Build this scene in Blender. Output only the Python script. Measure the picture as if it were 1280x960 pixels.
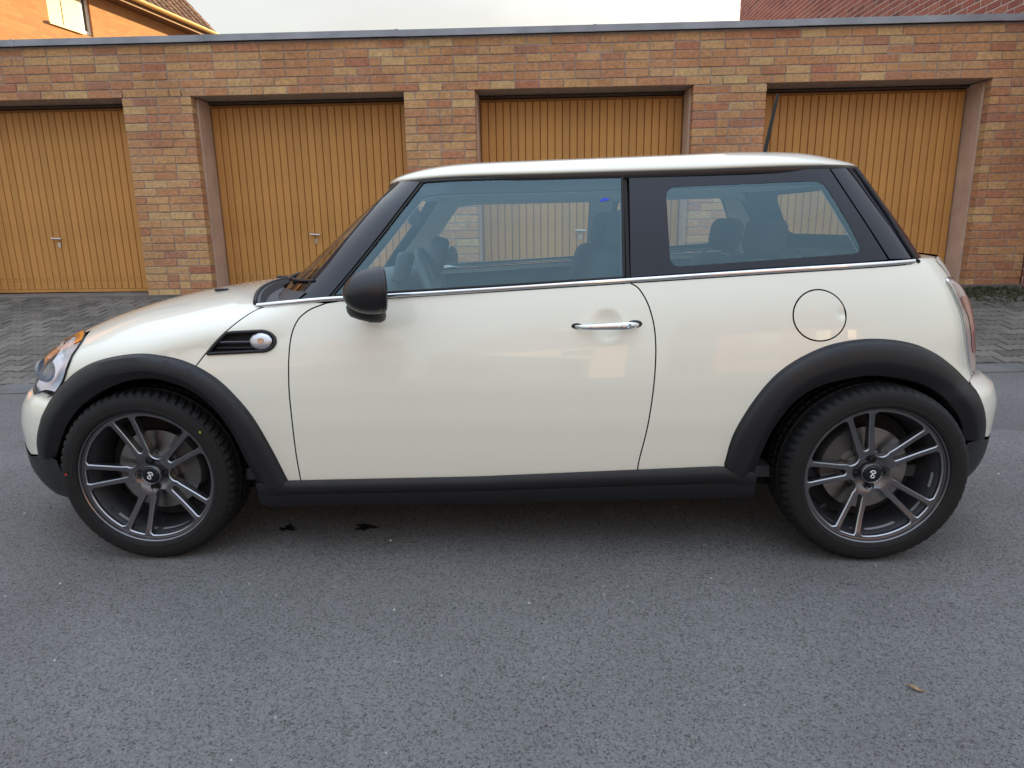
import bpy, bmesh, math, random
import numpy as np
from mathutils import Vector, Matrix, Euler
from mathutils.geometry import delaunay_2d_cdt
random.seed(7); rng = np.random.default_rng(7)
for o in list(bpy.data.objects): bpy.data.objects.remove(o)
SC = bpy.context.scene; COL = SC.collection
R = math.radians

# ---------------------------------------------------------------- camera
PI_, RO_, YA_ = .23161, -.016275, -.030893
CAMP = Vector((1.3333, -2.9735, 1.1400)); FPX = 849.58
cam = bpy.data.objects.new('camera', bpy.data.cameras.new('camera')); COL.objects.link(cam)
fw = Vector((math.sin(YA_)*math.cos(PI_), math.cos(YA_)*math.cos(PI_), -math.sin(PI_)))
rt = Vector((math.cos(YA_), -math.sin(YA_), 0)); up = rt.cross(fw)
rt, up = rt*math.cos(RO_) + up*math.sin(RO_), up*math.cos(RO_) - rt*math.sin(RO_)
m = Matrix((rt, up, -fw)).transposed().to_4x4(); m.translation = CAMP
cam.matrix_world = m
cam.data.sensor_width = 36; cam.data.lens = FPX*36/1280; cam.data.clip_start = .05; cam.data.clip_end = 2000
SC.camera = cam
# ---------------------------------------------------------------- sky and sun
SUN_AZ, SUN_EL = R(60), R(11)          # azimuth counter-clockwise from +X
world = bpy.data.worlds.new('World'); SC.world = world; world.use_nodes = True
wn = world.node_tree.nodes; wl = world.node_tree.links; wn.clear()
sky = wn.new('ShaderNodeTexSky'); sky.sky_type = 'NISHITA'; sky.sun_disc = False
sky.sun_elevation = SUN_EL; sky.sun_rotation = R(90) - SUN_AZ
sky.altitude = 50; sky.air_density = 1.0; sky.dust_density = 2.2; sky.ozone_density = 1.0
bg = wn.new('ShaderNodeBackground'); bg.inputs['Strength'].default_value = .15
wo = wn.new('ShaderNodeOutputWorld')
# thin high overcast veil over the whole sky: warm-white low down, bluer and brighter overhead
tc = wn.new('ShaderNodeTexCoord'); mp = wn.new('ShaderNodeMapping'); mp.inputs['Scale'].default_value = (1, 1, 2.6)
nz = wn.new('ShaderNodeTexNoise'); nz.inputs['Scale'].default_value = 1.6; nz.inputs['Detail'].default_value = 6
rp = wn.new('ShaderNodeMapRange'); rp.inputs['From Min'].default_value = .36; rp.inputs['From Max'].default_value = .66
rp.inputs['To Min'].default_value = .84; rp.inputs['To Max'].default_value = .97
sx = wn.new('ShaderNodeSeparateXYZ'); wl.new(tc.outputs['Generated'], sx.inputs[0])
veil = wn.new('ShaderNodeMix'); veil.data_type = 'RGBA'; veil.clamp_factor = True
veil.inputs[6].default_value = (1.06, .99, .80, 1); veil.inputs[7].default_value = (2.85, 3.32, 4.10, 1)
pw_ = wn.new('ShaderNodeMath'); pw_.operation = 'POWER'; pw_.use_clamp = True; pw_.inputs[1].default_value = 1.6
wl.new(sx.outputs['Z'], pw_.inputs[0]); wl.new(pw_.outputs[0], veil.inputs[0])
mx = wn.new('ShaderNodeMix'); mx.data_type = 'RGBA'
wl.new(tc.outputs['Generated'], mp.inputs[0]); wl.new(mp.outputs[0], nz.inputs['Vector'])
wl.new(nz.outputs['Fac'], rp.inputs['Value']); wl.new(rp.outputs[0], mx.inputs[0])
wl.new(sky.outputs[0], mx.inputs[6]); wl.new(veil.outputs[2], mx.inputs[7]); wl.new(mx.outputs[2], bg.inputs['Color']); wl.new(bg.outputs[0], wo.inputs[0])
sund = bpy.data.lights.new('sun', 'SUN'); sund.energy = 4.2; sund.angle = R(.53); sund.color = (1, .66, .32)
suno = bpy.data.objects.new('sun', sund); COL.objects.link(suno)
SUNV = Vector((math.cos(SUN_AZ)*math.cos(SUN_EL), math.sin(SUN_AZ)*math.cos(SUN_EL), math.sin(SUN_EL)))
suno.rotation_euler = SUNV.to_track_quat('Z', 'Y').to_euler(); suno.location = (20, 20, 30)
vs = SC.view_settings; vs.view_transform = 'Standard'; vs.look = 'None'; vs.gamma = 1; vs.use_curve_mapping = False
vs.exposure = 2.1
try: SC.cycles.max_bounces = 10; SC.cycles.transparent_max_bounces = 16; SC.cycles.transmission_bounces = 8
except Exception: pass

# ---------------------------------------------------------------- helpers
def newmesh(name, verts, faces, smooth=None, normals=None):
    me = bpy.data.meshes.new(name)
    me.from_pydata([tuple(map(float, v)) for v in verts], [], [tuple(int(i) for i in f) for f in faces])
    me.update()
    if smooth is not None:
        me.shade_smooth()
        if smooth < 180: me.set_sharp_from_angle(angle=R(smooth))
    if normals is not None:
        me.shade_smooth()
        me.normals_split_custom_set_from_vertices([tuple(map(float, n)) for n in normals])
    return me
def link(name, me, mat=None, parent=None, loc=None, rot=None):
    o = bpy.data.objects.new(name, me); COL.objects.link(o)
    if mat is not None and me is not None and not me.materials: me.materials.append(mat)
    if parent: o.parent = parent
    if loc is not None: o.location = loc
    if rot is not None: o.rotation_euler = rot
    return o
def tag(o, label=None, cat=None, group=None, kind=None):
    if label: o['label'] = label
    if cat: o['category'] = cat
    if group: o['group'] = group
    if kind: o['kind'] = kind
    return o
class MB:
    def __init__(s): s.v = []; s.f = []
    def add(s, vs_, fs):
        b = len(s.v); s.v += [tuple(v) for v in vs_]; s.f += [tuple(b + i for i in f) for f in fs]; return s
    def box(s, a, b):
        x0, y0, z0_ = a; x1, y1, z1 = b
        return s.add([(x0,y0,z0_),(x1,y0,z0_),(x1,y1,z0_),(x0,y1,z0_),(x0,y0,z1),(x1,y0,z1),(x1,y1,z1),(x0,y1,z1)],
                     [(0,3,2,1),(4,5,6,7),(0,1,5,4),(1,2,6,5),(2,3,7,6),(3,0,4,7)])
    def tube(s, pts, r, n=10, caps=True, sx=1.0):
        pts = [Vector(p) for p in pts]; N = len(pts); rr = r if hasattr(r, '__len__') else [r]*N
        rings = []
        t0 = (pts[1] - pts[0]).normalized(); ref = Vector((0,0,1)) if abs(t0.z) < .9 else Vector((1,0,0))
        for i, p in enumerate(pts):
            t = (pts[min(i+1, N-1)] - pts[max(i-1, 0)]).normalized()
            u = t.cross(ref).normalized(); w = u.cross(t)
            rings.append([p + u*(math.cos(2*math.pi*k/n)*rr[i]*sx) + w*(math.sin(2*math.pi*k/n)*rr[i]) for k in range(n)])
        vs_ = [v for r_ in rings for v in r_]
        fs = [(i*n+k, i*n+(k+1)%n, (i+1)*n+(k+1)%n, (i+1)*n+k) for i in range(N-1) for k in range(n)]
        if caps: fs += [tuple(range(n-1, -1, -1)), tuple((N-1)*n + k for k in range(n))]
        return s.add(vs_, fs)
    def lathe(s, prof_, n=64, axis='Y', a0=0):          # prof_: list of (r, h)
        vs_ = []; M = len(prof_)
        for k in range(n):
            a = a0 + 2*math.pi*k/n
            for r, h in prof_:
                vs_.append((r*math.cos(a), h, r*math.sin(a)) if axis == 'Y' else (r*math.cos(a), r*math.sin(a), h) if axis == 'Z' else (h, r*math.cos(a), r*math.sin(a)))
        fs = [(k*M+i, k*M+i+1, ((k+1)%n)*M+i+1, ((k+1)%n)*M+i) for k in range(n) for i in range(M-1)]
        return s.add(vs_, fs)
    def grid(s, P):                                      # P[i][j] points
        P = np.asarray(P); a, b = P.shape[:2]
        return s.add(P.reshape(-1, 3), [(i*b+j, i*b+j+1, (i+1)*b+j+1, (i+1)*b+j) for i in range(a-1) for j in range(b-1)])
    def mesh(s, name='m', smooth=None, fix=True):
        me = newmesh(name, s.v, s.f)
        if fix:
            bm = bmesh.new(); bm.from_mesh(me); bmesh.ops.recalc_face_normals(bm, faces=bm.faces); bm.to_mesh(me); bm.free()
        if smooth is not None:
            me.shade_smooth()
            if smooth < 180: me.set_sharp_from_angle(angle=R(smooth))
        return me
def rbox(c, size, r, seg=3, rot=None, taper=None):
    bm = bmesh.new(); bmesh.ops.create_cube(bm, size=1)
    for v in bm.verts:
        v.co = Vector((v.co.x*size[0], v.co.y*size[1], v.co.z*size[2]))
        if taper and v.co.z > 0: v.co.x *= taper[0]; v.co.y *= taper[1]
    bmesh.ops.bevel(bm, geom=bm.edges[:], offset=r, segments=seg, profile=.5, affect='EDGES')
    M4 = Matrix.Translation(Vector(c)) @ (Euler(rot).to_matrix().to_4x4() if rot else Matrix())
    bm.transform(M4); me = bpy.data.meshes.new('b'); bm.to_mesh(me); bm.free(); me.shade_smooth(); me.set_sharp_from_angle(angle=R(40))
    return me
def catmull(pts, n=8, closed=False):
    P = [np.array(p, float) for p in pts]; out = []; N = len(P)
    for i in range(N if closed else N-1):
        p0 = P[(i-1) % N] if closed or i > 0 else 2*P[0] - P[1]
        p1, p2 = P[i], P[(i+1) % N]
        p3 = P[(i+2) % N] if closed or i+2 < N else 2*P[-1] - P[-2]
        for k in range(n):
            t = k/n
            out.append(.5*((2*p1) + (p2-p0)*t + (2*p0-5*p1+4*p2-p3)*t*t + (3*p1-p0-3*p2+p3)*t**3))
    if not closed: out.append(P[-1])
    return [tuple(o) for o in out]
def resample(poly, h):
    P = np.array(poly, float); out = []
    for i in range(len(P)):
        a, b = P[i], P[(i+1) % len(P)]; k = max(1, int(math.ceil(np.linalg.norm(b-a)/h)))
        for j in range(k): out.append(a + (b-a)*j/k)
    return np.array(out)
def area2(P): return np.sum(P[:,0]*np.roll(P[:,1],-1) - np.roll(P[:,0],-1)*P[:,1])/2
def inset(poly, d):
    P = np.array(poly, float)
    keep = [0]
    for i in range(1, len(P)):
        if np.linalg.norm(P[i]-P[keep[-1]]) > 1e-5: keep.append(i)
    P = P[keep]
    if np.linalg.norm(P[0]-P[-1]) < 1e-5: P = P[:-1]
    if area2(P) < 0: P = P[::-1]
    a = P - np.roll(P,1,0); b = np.roll(P,-1,0) - P
    na = np.stack([-a[:,1], a[:,0]],1); nb = np.stack([-b[:,1], b[:,0]],1)
    na /= np.linalg.norm(na,axis=1)[:,None]+1e-12; nb /= np.linalg.norm(nb,axis=1)[:,None]+1e-12
    n = na+nb; l = np.linalg.norm(n,axis=1)[:,None]; n = n/np.maximum(l,1e-6)
    c = np.clip((n*na).sum(1), .35, 1)[:,None]
    return P + n*d/c
def inpoly(Q, P):
    x, y = Q[:,0][:,None], Q[:,1][:,None]; x0, y0 = P[:,0][None], P[:,1][None]; x1, y1 = np.roll(P[:,0],-1)[None], np.roll(P[:,1],-1)[None]
    c = ((y0 > y) != (y1 > y)) & (x < (x1-x0)*(y-y0)/(y1-y0+1e-15) + x0)
    return c.sum(1) % 2 == 1
def bdist(Q, P):
    A = P[None]; B = np.roll(P,-1,0)[None]; q = Q[:,None]; d = B-A
    t = np.clip(((q-A)*d).sum(2)/((d*d).sum(2)+1e-15), 0, 1)
    return np.sqrt((((A+d*t[...,None])-q)**2).sum(2)).min(1)
def cdt(poly, holes, h):
    loops = [resample(poly, h)] + [resample(x, h) for x in holes]
    P0 = loops[0]; lo, hi = P0.min(0), P0.max(0)
    gx = np.arange(lo[0], hi[0], h); gy = np.arange(lo[1], hi[1], h*.866)
    pts = np.array([(x + (h/2 if j % 2 else 0), y) for j, y in enumerate(gy) for x in gx])
    if len(pts):
        ok = inpoly(pts, P0)
        for H in loops[1:]: ok &= ~inpoly(pts, H)
        pts = pts[ok]
    if len(pts):
        ok = np.ones(len(pts), bool)
        for H in loops: ok &= bdist(pts, H) > .55*h
        pts = pts[ok]
    allp = []; edges = []
    for L in loops:
        b = len(allp); n = len(L); allp += [Vector(p) for p in L]; edges += [(b+i, b+(i+1) % n) for i in range(n)]
    nb = len(allp); allp += [Vector(p) for p in pts]
    ov, oe, of, ovo, _, _ = delaunay_2d_cdt(allp, edges, [], 0, 1e-7)
    V = np.array([tuple(v) for v in ov]); Fc = np.array([tuple(f) for f in of if len(f) == 3])
    cen = V[Fc].mean(1); ok = inpoly(cen, P0)
    for H in loops[1:]: ok &= ~inpoly(cen, H)
    Fc = Fc[ok]
    inv = {}
    for i, src in enumerate(ovo):
        for k in src: inv[k] = i
    lid = []; b = 0
    for L in loops: lid.append([inv[b+i] for i in range(len(L))]); b += len(L)
    return V, Fc, lid
def patch(poly, fn, h=.03, holes=(), flange=.012, out=(0,-1,0), eps=.004, gap=0.0, ref=None):
    """triangulated sheet over a 2-D outline, lifted by fn(a,b)->xyz, with a turned-in edge"""
    if gap: poly = inset(poly, gap); holes = [inset(x, -gap) for x in holes]
    V, Fc, lid = cdt(np.array(poly, float), [np.array(x, float) for x in holes], h)
    a, b = V[:,0], V[:,1]; P = fn(a, b)
    da = fn(a+eps, b) - fn(a-eps, b); db = fn(a, b+eps) - fn(a, b-eps)
    N = np.cross(da, db); N /= np.linalg.norm(N,axis=1)[:,None] + 1e-12
    if ref is not None: s = ((P-np.array(ref))*N).sum() 
    else: s = (N@np.array(out, float)).sum()
    if s < 0: N = -N
    p0, p1, p2 = P[Fc[:,0]], P[Fc[:,1]], P[Fc[:,2]]
    fnm = np.cross(p1-p0, p2-p0); flip = (fnm*N[Fc].mean(1)).sum(1) < 0
    Fc = np.where(flip[:,None], Fc[:,::-1], Fc)
    verts = [P]; norms = [N]; faces = [tuple(f) for f in Fc]; nv = len(P)
    if flange:
        for L in lid:
            Q = P[L]; n = N[L]; t = np.roll(Q,-1,0) - np.roll(Q,1,0)
            sd = np.cross(t, n); sd /= np.linalg.norm(sd,axis=1)[:,None] + 1e-12
            k = len(L)
            cen = P.mean(0)
            mm = Q + .0008*0; q2 = Q - n*flange
            verts += [mm, q2]; norms += [sd, sd]
            for i in range(k):
                j = (i+1) % k; faces.append((nv+i, nv+j, nv+k+j, nv+k+i))
            nv += 2*k
    return np.concatenate(verts), faces, np.concatenate(norms)
def pmesh(name, pt, mirror=False):
    V, Fs, N = pt
    if mirror:
        V = V*np.array([1,-1,1]); N = N*np.array([1,-1,1]); Fs = [tuple(reversed(f)) for f in Fs]
    return newmesh(name, V, Fs, normals=N)

# ---------------------------------------------------------------- materials
MATS = {}
def mat(name, col=(.5,.5,.5), rough=.5, metal=0.0, spec=.5, coat=0.0, coat_rough=.03, var=0.0, vscale=8.0, bump=0.0, bscale=60.0, ior=1.5, rvar=0.0, emit=None):
    if name in MATS: return MATS[name]
    M = bpy.data.materials.new(name); M.use_nodes = True; nt = M.node_tree; b = nt.nodes['Principled BSDF']
    b.inputs['Base Color'].default_value = (*col, 1); b.inputs['Roughness'].default_value = rough; b.inputs['Metallic'].default_value = metal
    b.inputs['Specular IOR Level'].default_value = spec; b.inputs['Coat Weight'].default_value = coat; b.inputs['Coat Roughness'].default_value = coat_rough; b.inputs['IOR'].default_value = ior
    t = nt.nodes.new('ShaderNodeTexCoord')
    if var or rvar:
        n = nt.nodes.new('ShaderNodeTexNoise'); n.inputs['Scale'].default_value = vscale; n.inputs['Detail'].default_value = 6; nt.links.new(t.outputs['Object'], n.inputs['Vector'])
        if var:
            hs = nt.nodes.new('ShaderNodeHueSaturation'); hs.inputs['Color'].default_value = (*col, 1)
            mr = nt.nodes.new('ShaderNodeMapRange'); mr.inputs['From Min'].default_value = .3; mr.inputs['From Max'].default_value = .7; mr.inputs['To Min'].default_value = 1-var; mr.inputs['To Max'].default_value = 1+var
            nt.links.new(n.outputs['Fac'], mr.inputs['Value']); nt.links.new(mr.outputs[0], hs.inputs['Value']); nt.links.new(hs.outputs[0], b.inputs['Base Color'])
        if rvar:
            mr = nt.nodes.new('ShaderNodeMapRange'); mr.inputs['From Min'].default_value = .3; mr.inputs['From Max'].default_value = .7; mr.inputs['To Min'].default_value = rough-rvar; mr.inputs['To Max'].default_value = rough+rvar
            nt.links.new(n.outputs['Fac'], mr.inputs['Value']); nt.links.new(mr.outputs[0], b.inputs['Roughness'])
    if bump:
        n2 = nt.nodes.new('ShaderNodeTexNoise'); n2.inputs['Scale'].default_value = bscale; n2.inputs['Detail'].default_value = 4; nt.links.new(t.outputs['Object'], n2.inputs['Vector'])
        bp = nt.nodes.new('ShaderNodeBump'); bp.inputs['Strength'].default_value = bump; bp.inputs['Distance'].default_value = .01; nt.links.new(n2.outputs['Fac'], bp.inputs['Height']); nt.links.new(bp.outputs[0], b.inputs['Normal'])
    if emit: b.inputs['Emission Color'].default_value = (*emit[0], 1); b.inputs['Emission Strength'].default_value = emit[1]
    MATS[name] = M; return M
def glassmat(name, tint=(.8,.85,.83), ior=1.75, coat=(1,1,1)):  # coat: tint multiplied into the mirrored light, not a layer on the pane
    M = bpy.data.materials.new(name); M.use_nodes = True; nt = M.node_tree; nt.nodes.clear()
    tr = nt.nodes.new('ShaderNodeBsdfTransparent'); tr.inputs[0].default_value = (*tint, 1)
    gl = nt.nodes.new('ShaderNodeBsdfGlossy'); gl.inputs['Roughness'].default_value = .0; gl.inputs['Color'].default_value = (*coat, 1)
    f0 = ((ior-1)/(ior+1))**2           # Schlick reflectance, the same from both sides of a pane
    lw = nt.nodes.new('ShaderNodeLayerWeight'); lw.inputs['Blend'].default_value = .5
    p5 = nt.nodes.new('ShaderNodeMath'); p5.operation = 'POWER'; p5.inputs[1].default_value = 5; nt.links.new(lw.outputs['Facing'], p5.inputs[0])
    fr = nt.nodes.new('ShaderNodeMath'); fr.operation = 'MULTIPLY_ADD'; fr.inputs[1].default_value = 1-f0; fr.inputs[2].default_value = f0; nt.links.new(p5.outputs[0], fr.inputs[0])
    mx_ = nt.nodes.new('ShaderNodeMixShader'); ou = nt.nodes.new('ShaderNodeOutputMaterial')
    nt.links.new(fr.outputs[0], mx_.inputs[0]); nt.links.new(tr.outputs[0], mx_.inputs[1]); nt.links.new(gl.outputs[0], mx_.inputs[2]); nt.links.new(mx_.outputs[0], ou.inputs[0])
    MATS[name] = M; return M
def piecemat(name, ramp, rough=.85, bump=.5, bscale=45, fine=.18, fscale=30, fleck=None):
    """colour drawn per piece (object or mesh island) from a ramp, with grain"""
    M = bpy.data.materials.new(name); M.use_nodes = True; nt = M.node_tree; b = nt.nodes['Principled BSDF']; L = nt.links.new
    oi = nt.nodes.new('ShaderNodeObjectInfo'); ge = nt.nodes.new('ShaderNodeNewGeometry')
    ad = nt.nodes.new('ShaderNodeMath'); ad.operation = 'ADD'; L(oi.outputs['Random'], ad.inputs[0]); L(ge.outputs['Random Per Island'], ad.inputs[1])
    frc = nt.nodes.new('ShaderNodeMath'); frc.operation = 'FRACT'; L(ad.outputs[0], frc.inputs[0])
    cr = nt.nodes.new('ShaderNodeValToRGB'); el = cr.color_ramp.elements
    while len(el) > 1: el.remove(el[-1])
    el[0].position = ramp[0][0]; el[0].color = (*ramp[0][1], 1)
    for p_, c_ in ramp[1:]:
        e = el.new(p_); e.color = (*c_, 1)
    L(frc.outputs[0], cr.inputs[0])
    t = nt.nodes.new('ShaderNodeTexCoord'); n = nt.nodes.new('ShaderNodeTexNoise'); n.inputs['Scale'].default_value = fscale; n.inputs['Detail'].default_value = 6; n.inputs['Roughness'].default_value = .65
    L(ge.outputs['Position'], n.inputs['Vector'])
    mr = nt.nodes.new('ShaderNodeMapRange'); mr.inputs['From Min'].default_value = .28; mr.inputs['From Max'].default_value = .72; mr.inputs['To Min'].default_value = 1-fine; mr.inputs['To Max'].default_value = 1+fine
    L(n.outputs['Fac'], mr.inputs['Value'])
    hs = nt.nodes.new('ShaderNodeHueSaturation'); L(cr.outputs[0], hs.inputs['Color']); L(mr.outputs[0], hs.inputs['Value'])
    # broad weather stains with a shape of their own
    n3 = nt.nodes.new('ShaderNodeTexNoise'); n3.inputs['Scale'].default_value = 1.3; n3.inputs['Detail'].default_value = 5; L(ge.outputs['Position'], n3.inputs['Vector'])
    m3 = nt.nodes.new('ShaderNodeMapRange'); m3.inputs['From Min'].default_value = .3; m3.inputs['From Max'].default_value = .7; m3.inputs['To Min'].default_value = .86; m3.inputs['To Max'].default_value = 1.1
    L(n3.outputs['Fac'], m3.inputs['Value'])
    h2 = nt.nodes.new('ShaderNodeHueSaturation'); L(hs.outputs[0], h2.inputs['Color']); L(m3.outputs[0], h2.inputs['Value'])
    L(h2.outputs[0], b.inputs['Base Color']); b.inputs['Roughness'].default_value = rough; b.inputs['Specular IOR Level'].default_value = .3
    n2 = nt.nodes.new('ShaderNodeTexNoise'); n2.inputs['Scale'].default_value = bscale; n2.inputs['Detail'].default_value = 5; L(ge.outputs['Position'], n2.inputs['Vector'])
    bp = nt.nodes.new('ShaderNodeBump'); bp.inputs['Strength'].default_value = bump; bp.inputs['Distance'].default_value = .008; L(n2.outputs['Fac'], bp.inputs['Height']); L(bp.outputs[0], b.inputs['Normal'])
    MATS[name] = M; return M
# ================================================================ SETTING
def asphalt_mat(name, dark, light, cell, seed, tint=1.0):
    M = bpy.data.materials.new(name); M.use_nodes = True; nt = M.node_tree; b = nt.nodes['Principled BSDF']; L = nt.links.new
    ge = nt.nodes.new('ShaderNodeNewGeometry'); mp_ = nt.nodes.new('ShaderNodeMapping'); mp_.inputs['Location'].default_value = (seed, seed*2.1, 0); L(ge.outputs['Position'], mp_.inputs[0])
    # bent coordinates keep the stones irregular
    nw = nt.nodes.new('ShaderNodeTexNoise'); nw.inputs['Scale'].default_value = cell*.9; nw.inputs['Detail'].default_value = 2; L(mp_.outputs[0], nw.inputs['Vector'])
    vm = nt.nodes.new('ShaderNodeVectorMath'); vm.operation = 'MULTIPLY_ADD'; vm.inputs[1].default_value = (.012,)*3; L(nw.outputs['Color'], vm.inputs[0]); L(mp_.outputs[0], vm.inputs[2])
    v1 = nt.nodes.new('ShaderNodeTexVoronoi'); v1.inputs['Scale'].default_value = cell; L(vm.outputs[0], v1.inputs['Vector'])
    v2 = nt.nodes.new('ShaderNodeTexVoronoi'); v2.inputs['Scale'].default_value = cell*.45; L(vm.outputs[0], v2.inputs['Vector'])
    nf = nt.nodes.new('ShaderNodeTexNoise'); nf.inputs['Scale'].default_value = cell*2.3; nf.inputs['Detail'].default_value = 4; L(mp_.outputs[0], nf.inputs['Vector'])
    nb = nt.nodes.new('ShaderNodeTexNoise'); nb.inputs['Scale'].default_value = 1.4; nb.inputs['Detail'].default_value = 6; nb.inputs['Roughness'].default_value = .6; L(mp_.outputs[0], nb.inputs['Vector'])
    # pits: voronoi cells picked at random
    sp = nt.nodes.new('ShaderNodeSeparateColor'); L(v1.outputs['Color'], sp.inputs[0])
    r1 = nt.nodes.new('ShaderNodeMapRange'); r1.inputs['From Min'].default_value = .0; r1.inputs['From Max'].default_value = .36; r1.inputs['To Min'].default_value = 0; r1.inputs['To Max'].default_value = 1; L(sp.outputs[0], r1.inputs['Value'])
    r1b = nt.nodes.new('ShaderNodeMapRange'); r1b.inputs['From Min'].default_value = .25; r1b.inputs['From Max'].default_value = .6; L(nf.outputs['Fac'], r1b.inputs['Value'])
    mu = nt.nodes.new('ShaderNodeMath'); mu.operation = 'MULTIPLY'; L(r1.outputs[0], mu.inputs[0]); L(r1b.outputs[0], mu.inputs[1])
    mxc = nt.nodes.new('ShaderNodeMix'); mxc.data_type = 'RGBA'; mxc.inputs[6].default_value = (*dark, 1); mxc.inputs[7].default_value = (*light, 1); L(mu.outputs[0], mxc.inputs[0])
    # a few pale stones
    sp2 = nt.nodes.new('ShaderNodeSeparateColor'); L(v2.outputs['Color'], sp2.inputs[0])
    gt = nt.nodes.new('ShaderNodeMath'); gt.operation = 'GREATER_THAN'; gt.inputs[1].default_value = .994; L(sp2.outputs[1], gt.inputs[0])
    lt = nt.nodes.new('ShaderNodeMath'); lt.operation = 'LESS_THAN'; lt.inputs[1].default_value = .22; L(v2.outputs['Distance'], lt.inputs[0])
    an = nt.nodes.new('ShaderNodeMath'); an.operation = 'MULTIPLY'; L(gt.outputs[0], an.inputs[0]); L(lt.outputs[0], an.inputs[1])
    mx2 = nt.nodes.new('ShaderNodeMix'); mx2.data_type = 'RGBA'; mx2.inputs[7].default_value = (.42, .41, .39, 1); L(an.outputs[0], mx2.inputs[0]); L(mxc.outputs[2], mx2.inputs[6])
    r3 = nt.nodes.new('ShaderNodeMapRange'); r3.inputs['From Min'].default_value = .3; r3.inputs['From Max'].default_value = .7; r3.inputs['To Min'].default_value = .85; r3.inputs['To Max'].default_value = 1.13; L(nb.outputs['Fac'], r3.inputs['Value'])
    hs = nt.nodes.new('ShaderNodeHueSaturation'); L(mx2.outputs[2], hs.inputs['Color']); L(r3.outputs[0], hs.inputs['Value'])
    rg = nt.nodes.new('ShaderNodeMapRange'); rg.inputs['To Min'].default_value = .80; rg.inputs['To Max'].default_value = 1.22; L(sp.outputs[2], rg.inputs['Value'])
    hsg = nt.nodes.new('ShaderNodeHueSaturation'); L(hs.outputs[0], hsg.inputs['Color']); L(rg.outputs[0], hsg.inputs['Value']); hs = hsg
    nl = nt.nodes.new('ShaderNodeTexNoise'); nl.inputs['Scale'].default_value = .45; nl.inputs['Detail'].default_value = 3; L(mp_.outputs[0], nl.inputs['Vector'])
    r4 = nt.nodes.new('ShaderNodeMapRange'); r4.inputs['From Min'].default_value = .35; r4.inputs['From Max'].default_value = .65; r4.inputs['To Min'].default_value = .90; r4.inputs['To Max'].default_value = 1.08; L(nl.outputs['Fac'], r4.inputs['Value'])
    nk = nt.nodes.new('ShaderNodeTexNoise'); nk.inputs['Scale'].default_value = 7; nk.inputs['Detail'].default_value = 5; L(mp_.outputs[0], nk.inputs['Vector'])
    vk = nt.nodes.new('ShaderNodeVectorMath'); vk.operation = 'MULTIPLY_ADD'; vk.inputs[1].default_value = (.22,)*3; L(nk.outputs['Color'], vk.inputs[0]); L(mp_.outputs[0], vk.inputs[2])
    vc = nt.nodes.new('ShaderNodeTexVoronoi'); vc.feature = 'DISTANCE_TO_EDGE'; vc.inputs['Scale'].default_value = .75; L(vk.outputs[0], vc.inputs['Vector'])
    rc = nt.nodes.new('ShaderNodeMapRange'); rc.inputs['From Min'].default_value = .0; rc.inputs['From Max'].default_value = .0035; rc.inputs['To Min'].default_value = .72; rc.inputs['To Max'].default_value = 1; L(vc.outputs['Distance'], rc.inputs['Value'])
    # cracks come and go
    rm = nt.nodes.new('ShaderNodeMapRange'); rm.inputs['From Min'].default_value = .52; rm.inputs['From Max'].default_value = .60; L(nb.outputs['Fac'], rm.inputs['Value'])
    mxk = nt.nodes.new('ShaderNodeMix'); mxk.data_type = 'FLOAT'; mxk.inputs[2].default_value = 1; L(rm.outputs[0], mxk.inputs[0]); L(rc.outputs[0], mxk.inputs[3])
    m5 = nt.nodes.new('ShaderNodeMath'); m5.operation = 'MULTIPLY'; L(r4.outputs[0], m5.inputs[0]); L(mxk.outputs[0], m5.inputs[1])
    hs5 = nt.nodes.new('ShaderNodeHueSaturation'); L(hs.outputs[0], hs5.inputs['Color']); L(m5.outputs[0], hs5.inputs['Value']); hs = hs5
    L(hs.outputs[0], b.inputs['Base Color']); b.inputs['Roughness'].default_value = .78; b.inputs['Specular IOR Level'].default_value = .4
    ad = nt.nodes.new('ShaderNodeMath'); ad.operation = 'MULTIPLY_ADD'; ad.inputs[1].default_value = .5; L(nf.outputs['Fac'], ad.inputs[0]); L(mu.outputs[0], ad.inputs[2])
    bp = nt.nodes.new('ShaderNodeBump'); bp.inputs['Strength'].default_value = .75; bp.inputs['Distance'].default_value = .004; L(ad.outputs[0], bp.inputs['Height']); L(bp.outputs[0], b.inputs['Normal'])
    MATS[name] = M; return M
ASPH = asphalt_mat('asphalt', (.054,.052,.050), (.292,.284,.274), 240, 0)
ASPH2 = asphalt_mat('asphalt_far', (.10,.098,.095), (.225,.221,.215), 200, 5)
CONC = mat('gutter_concrete', (.125,.122,.119), .85, var=.22, vscale=5, bump=.5, bscale=70)
SOIL = mat('joint_sand', (.060,.054,.046), .95, var=.2, vscale=12)
def sheet(name, pts, z, M, kind='structure', parent=None):
    me = newmesh(name, [(x, y, z) for x, y in pts], [tuple(range(len(pts)))])
    o = link(name, me, M, parent)
    if not parent: tag(o, kind=kind)
    return o
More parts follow.
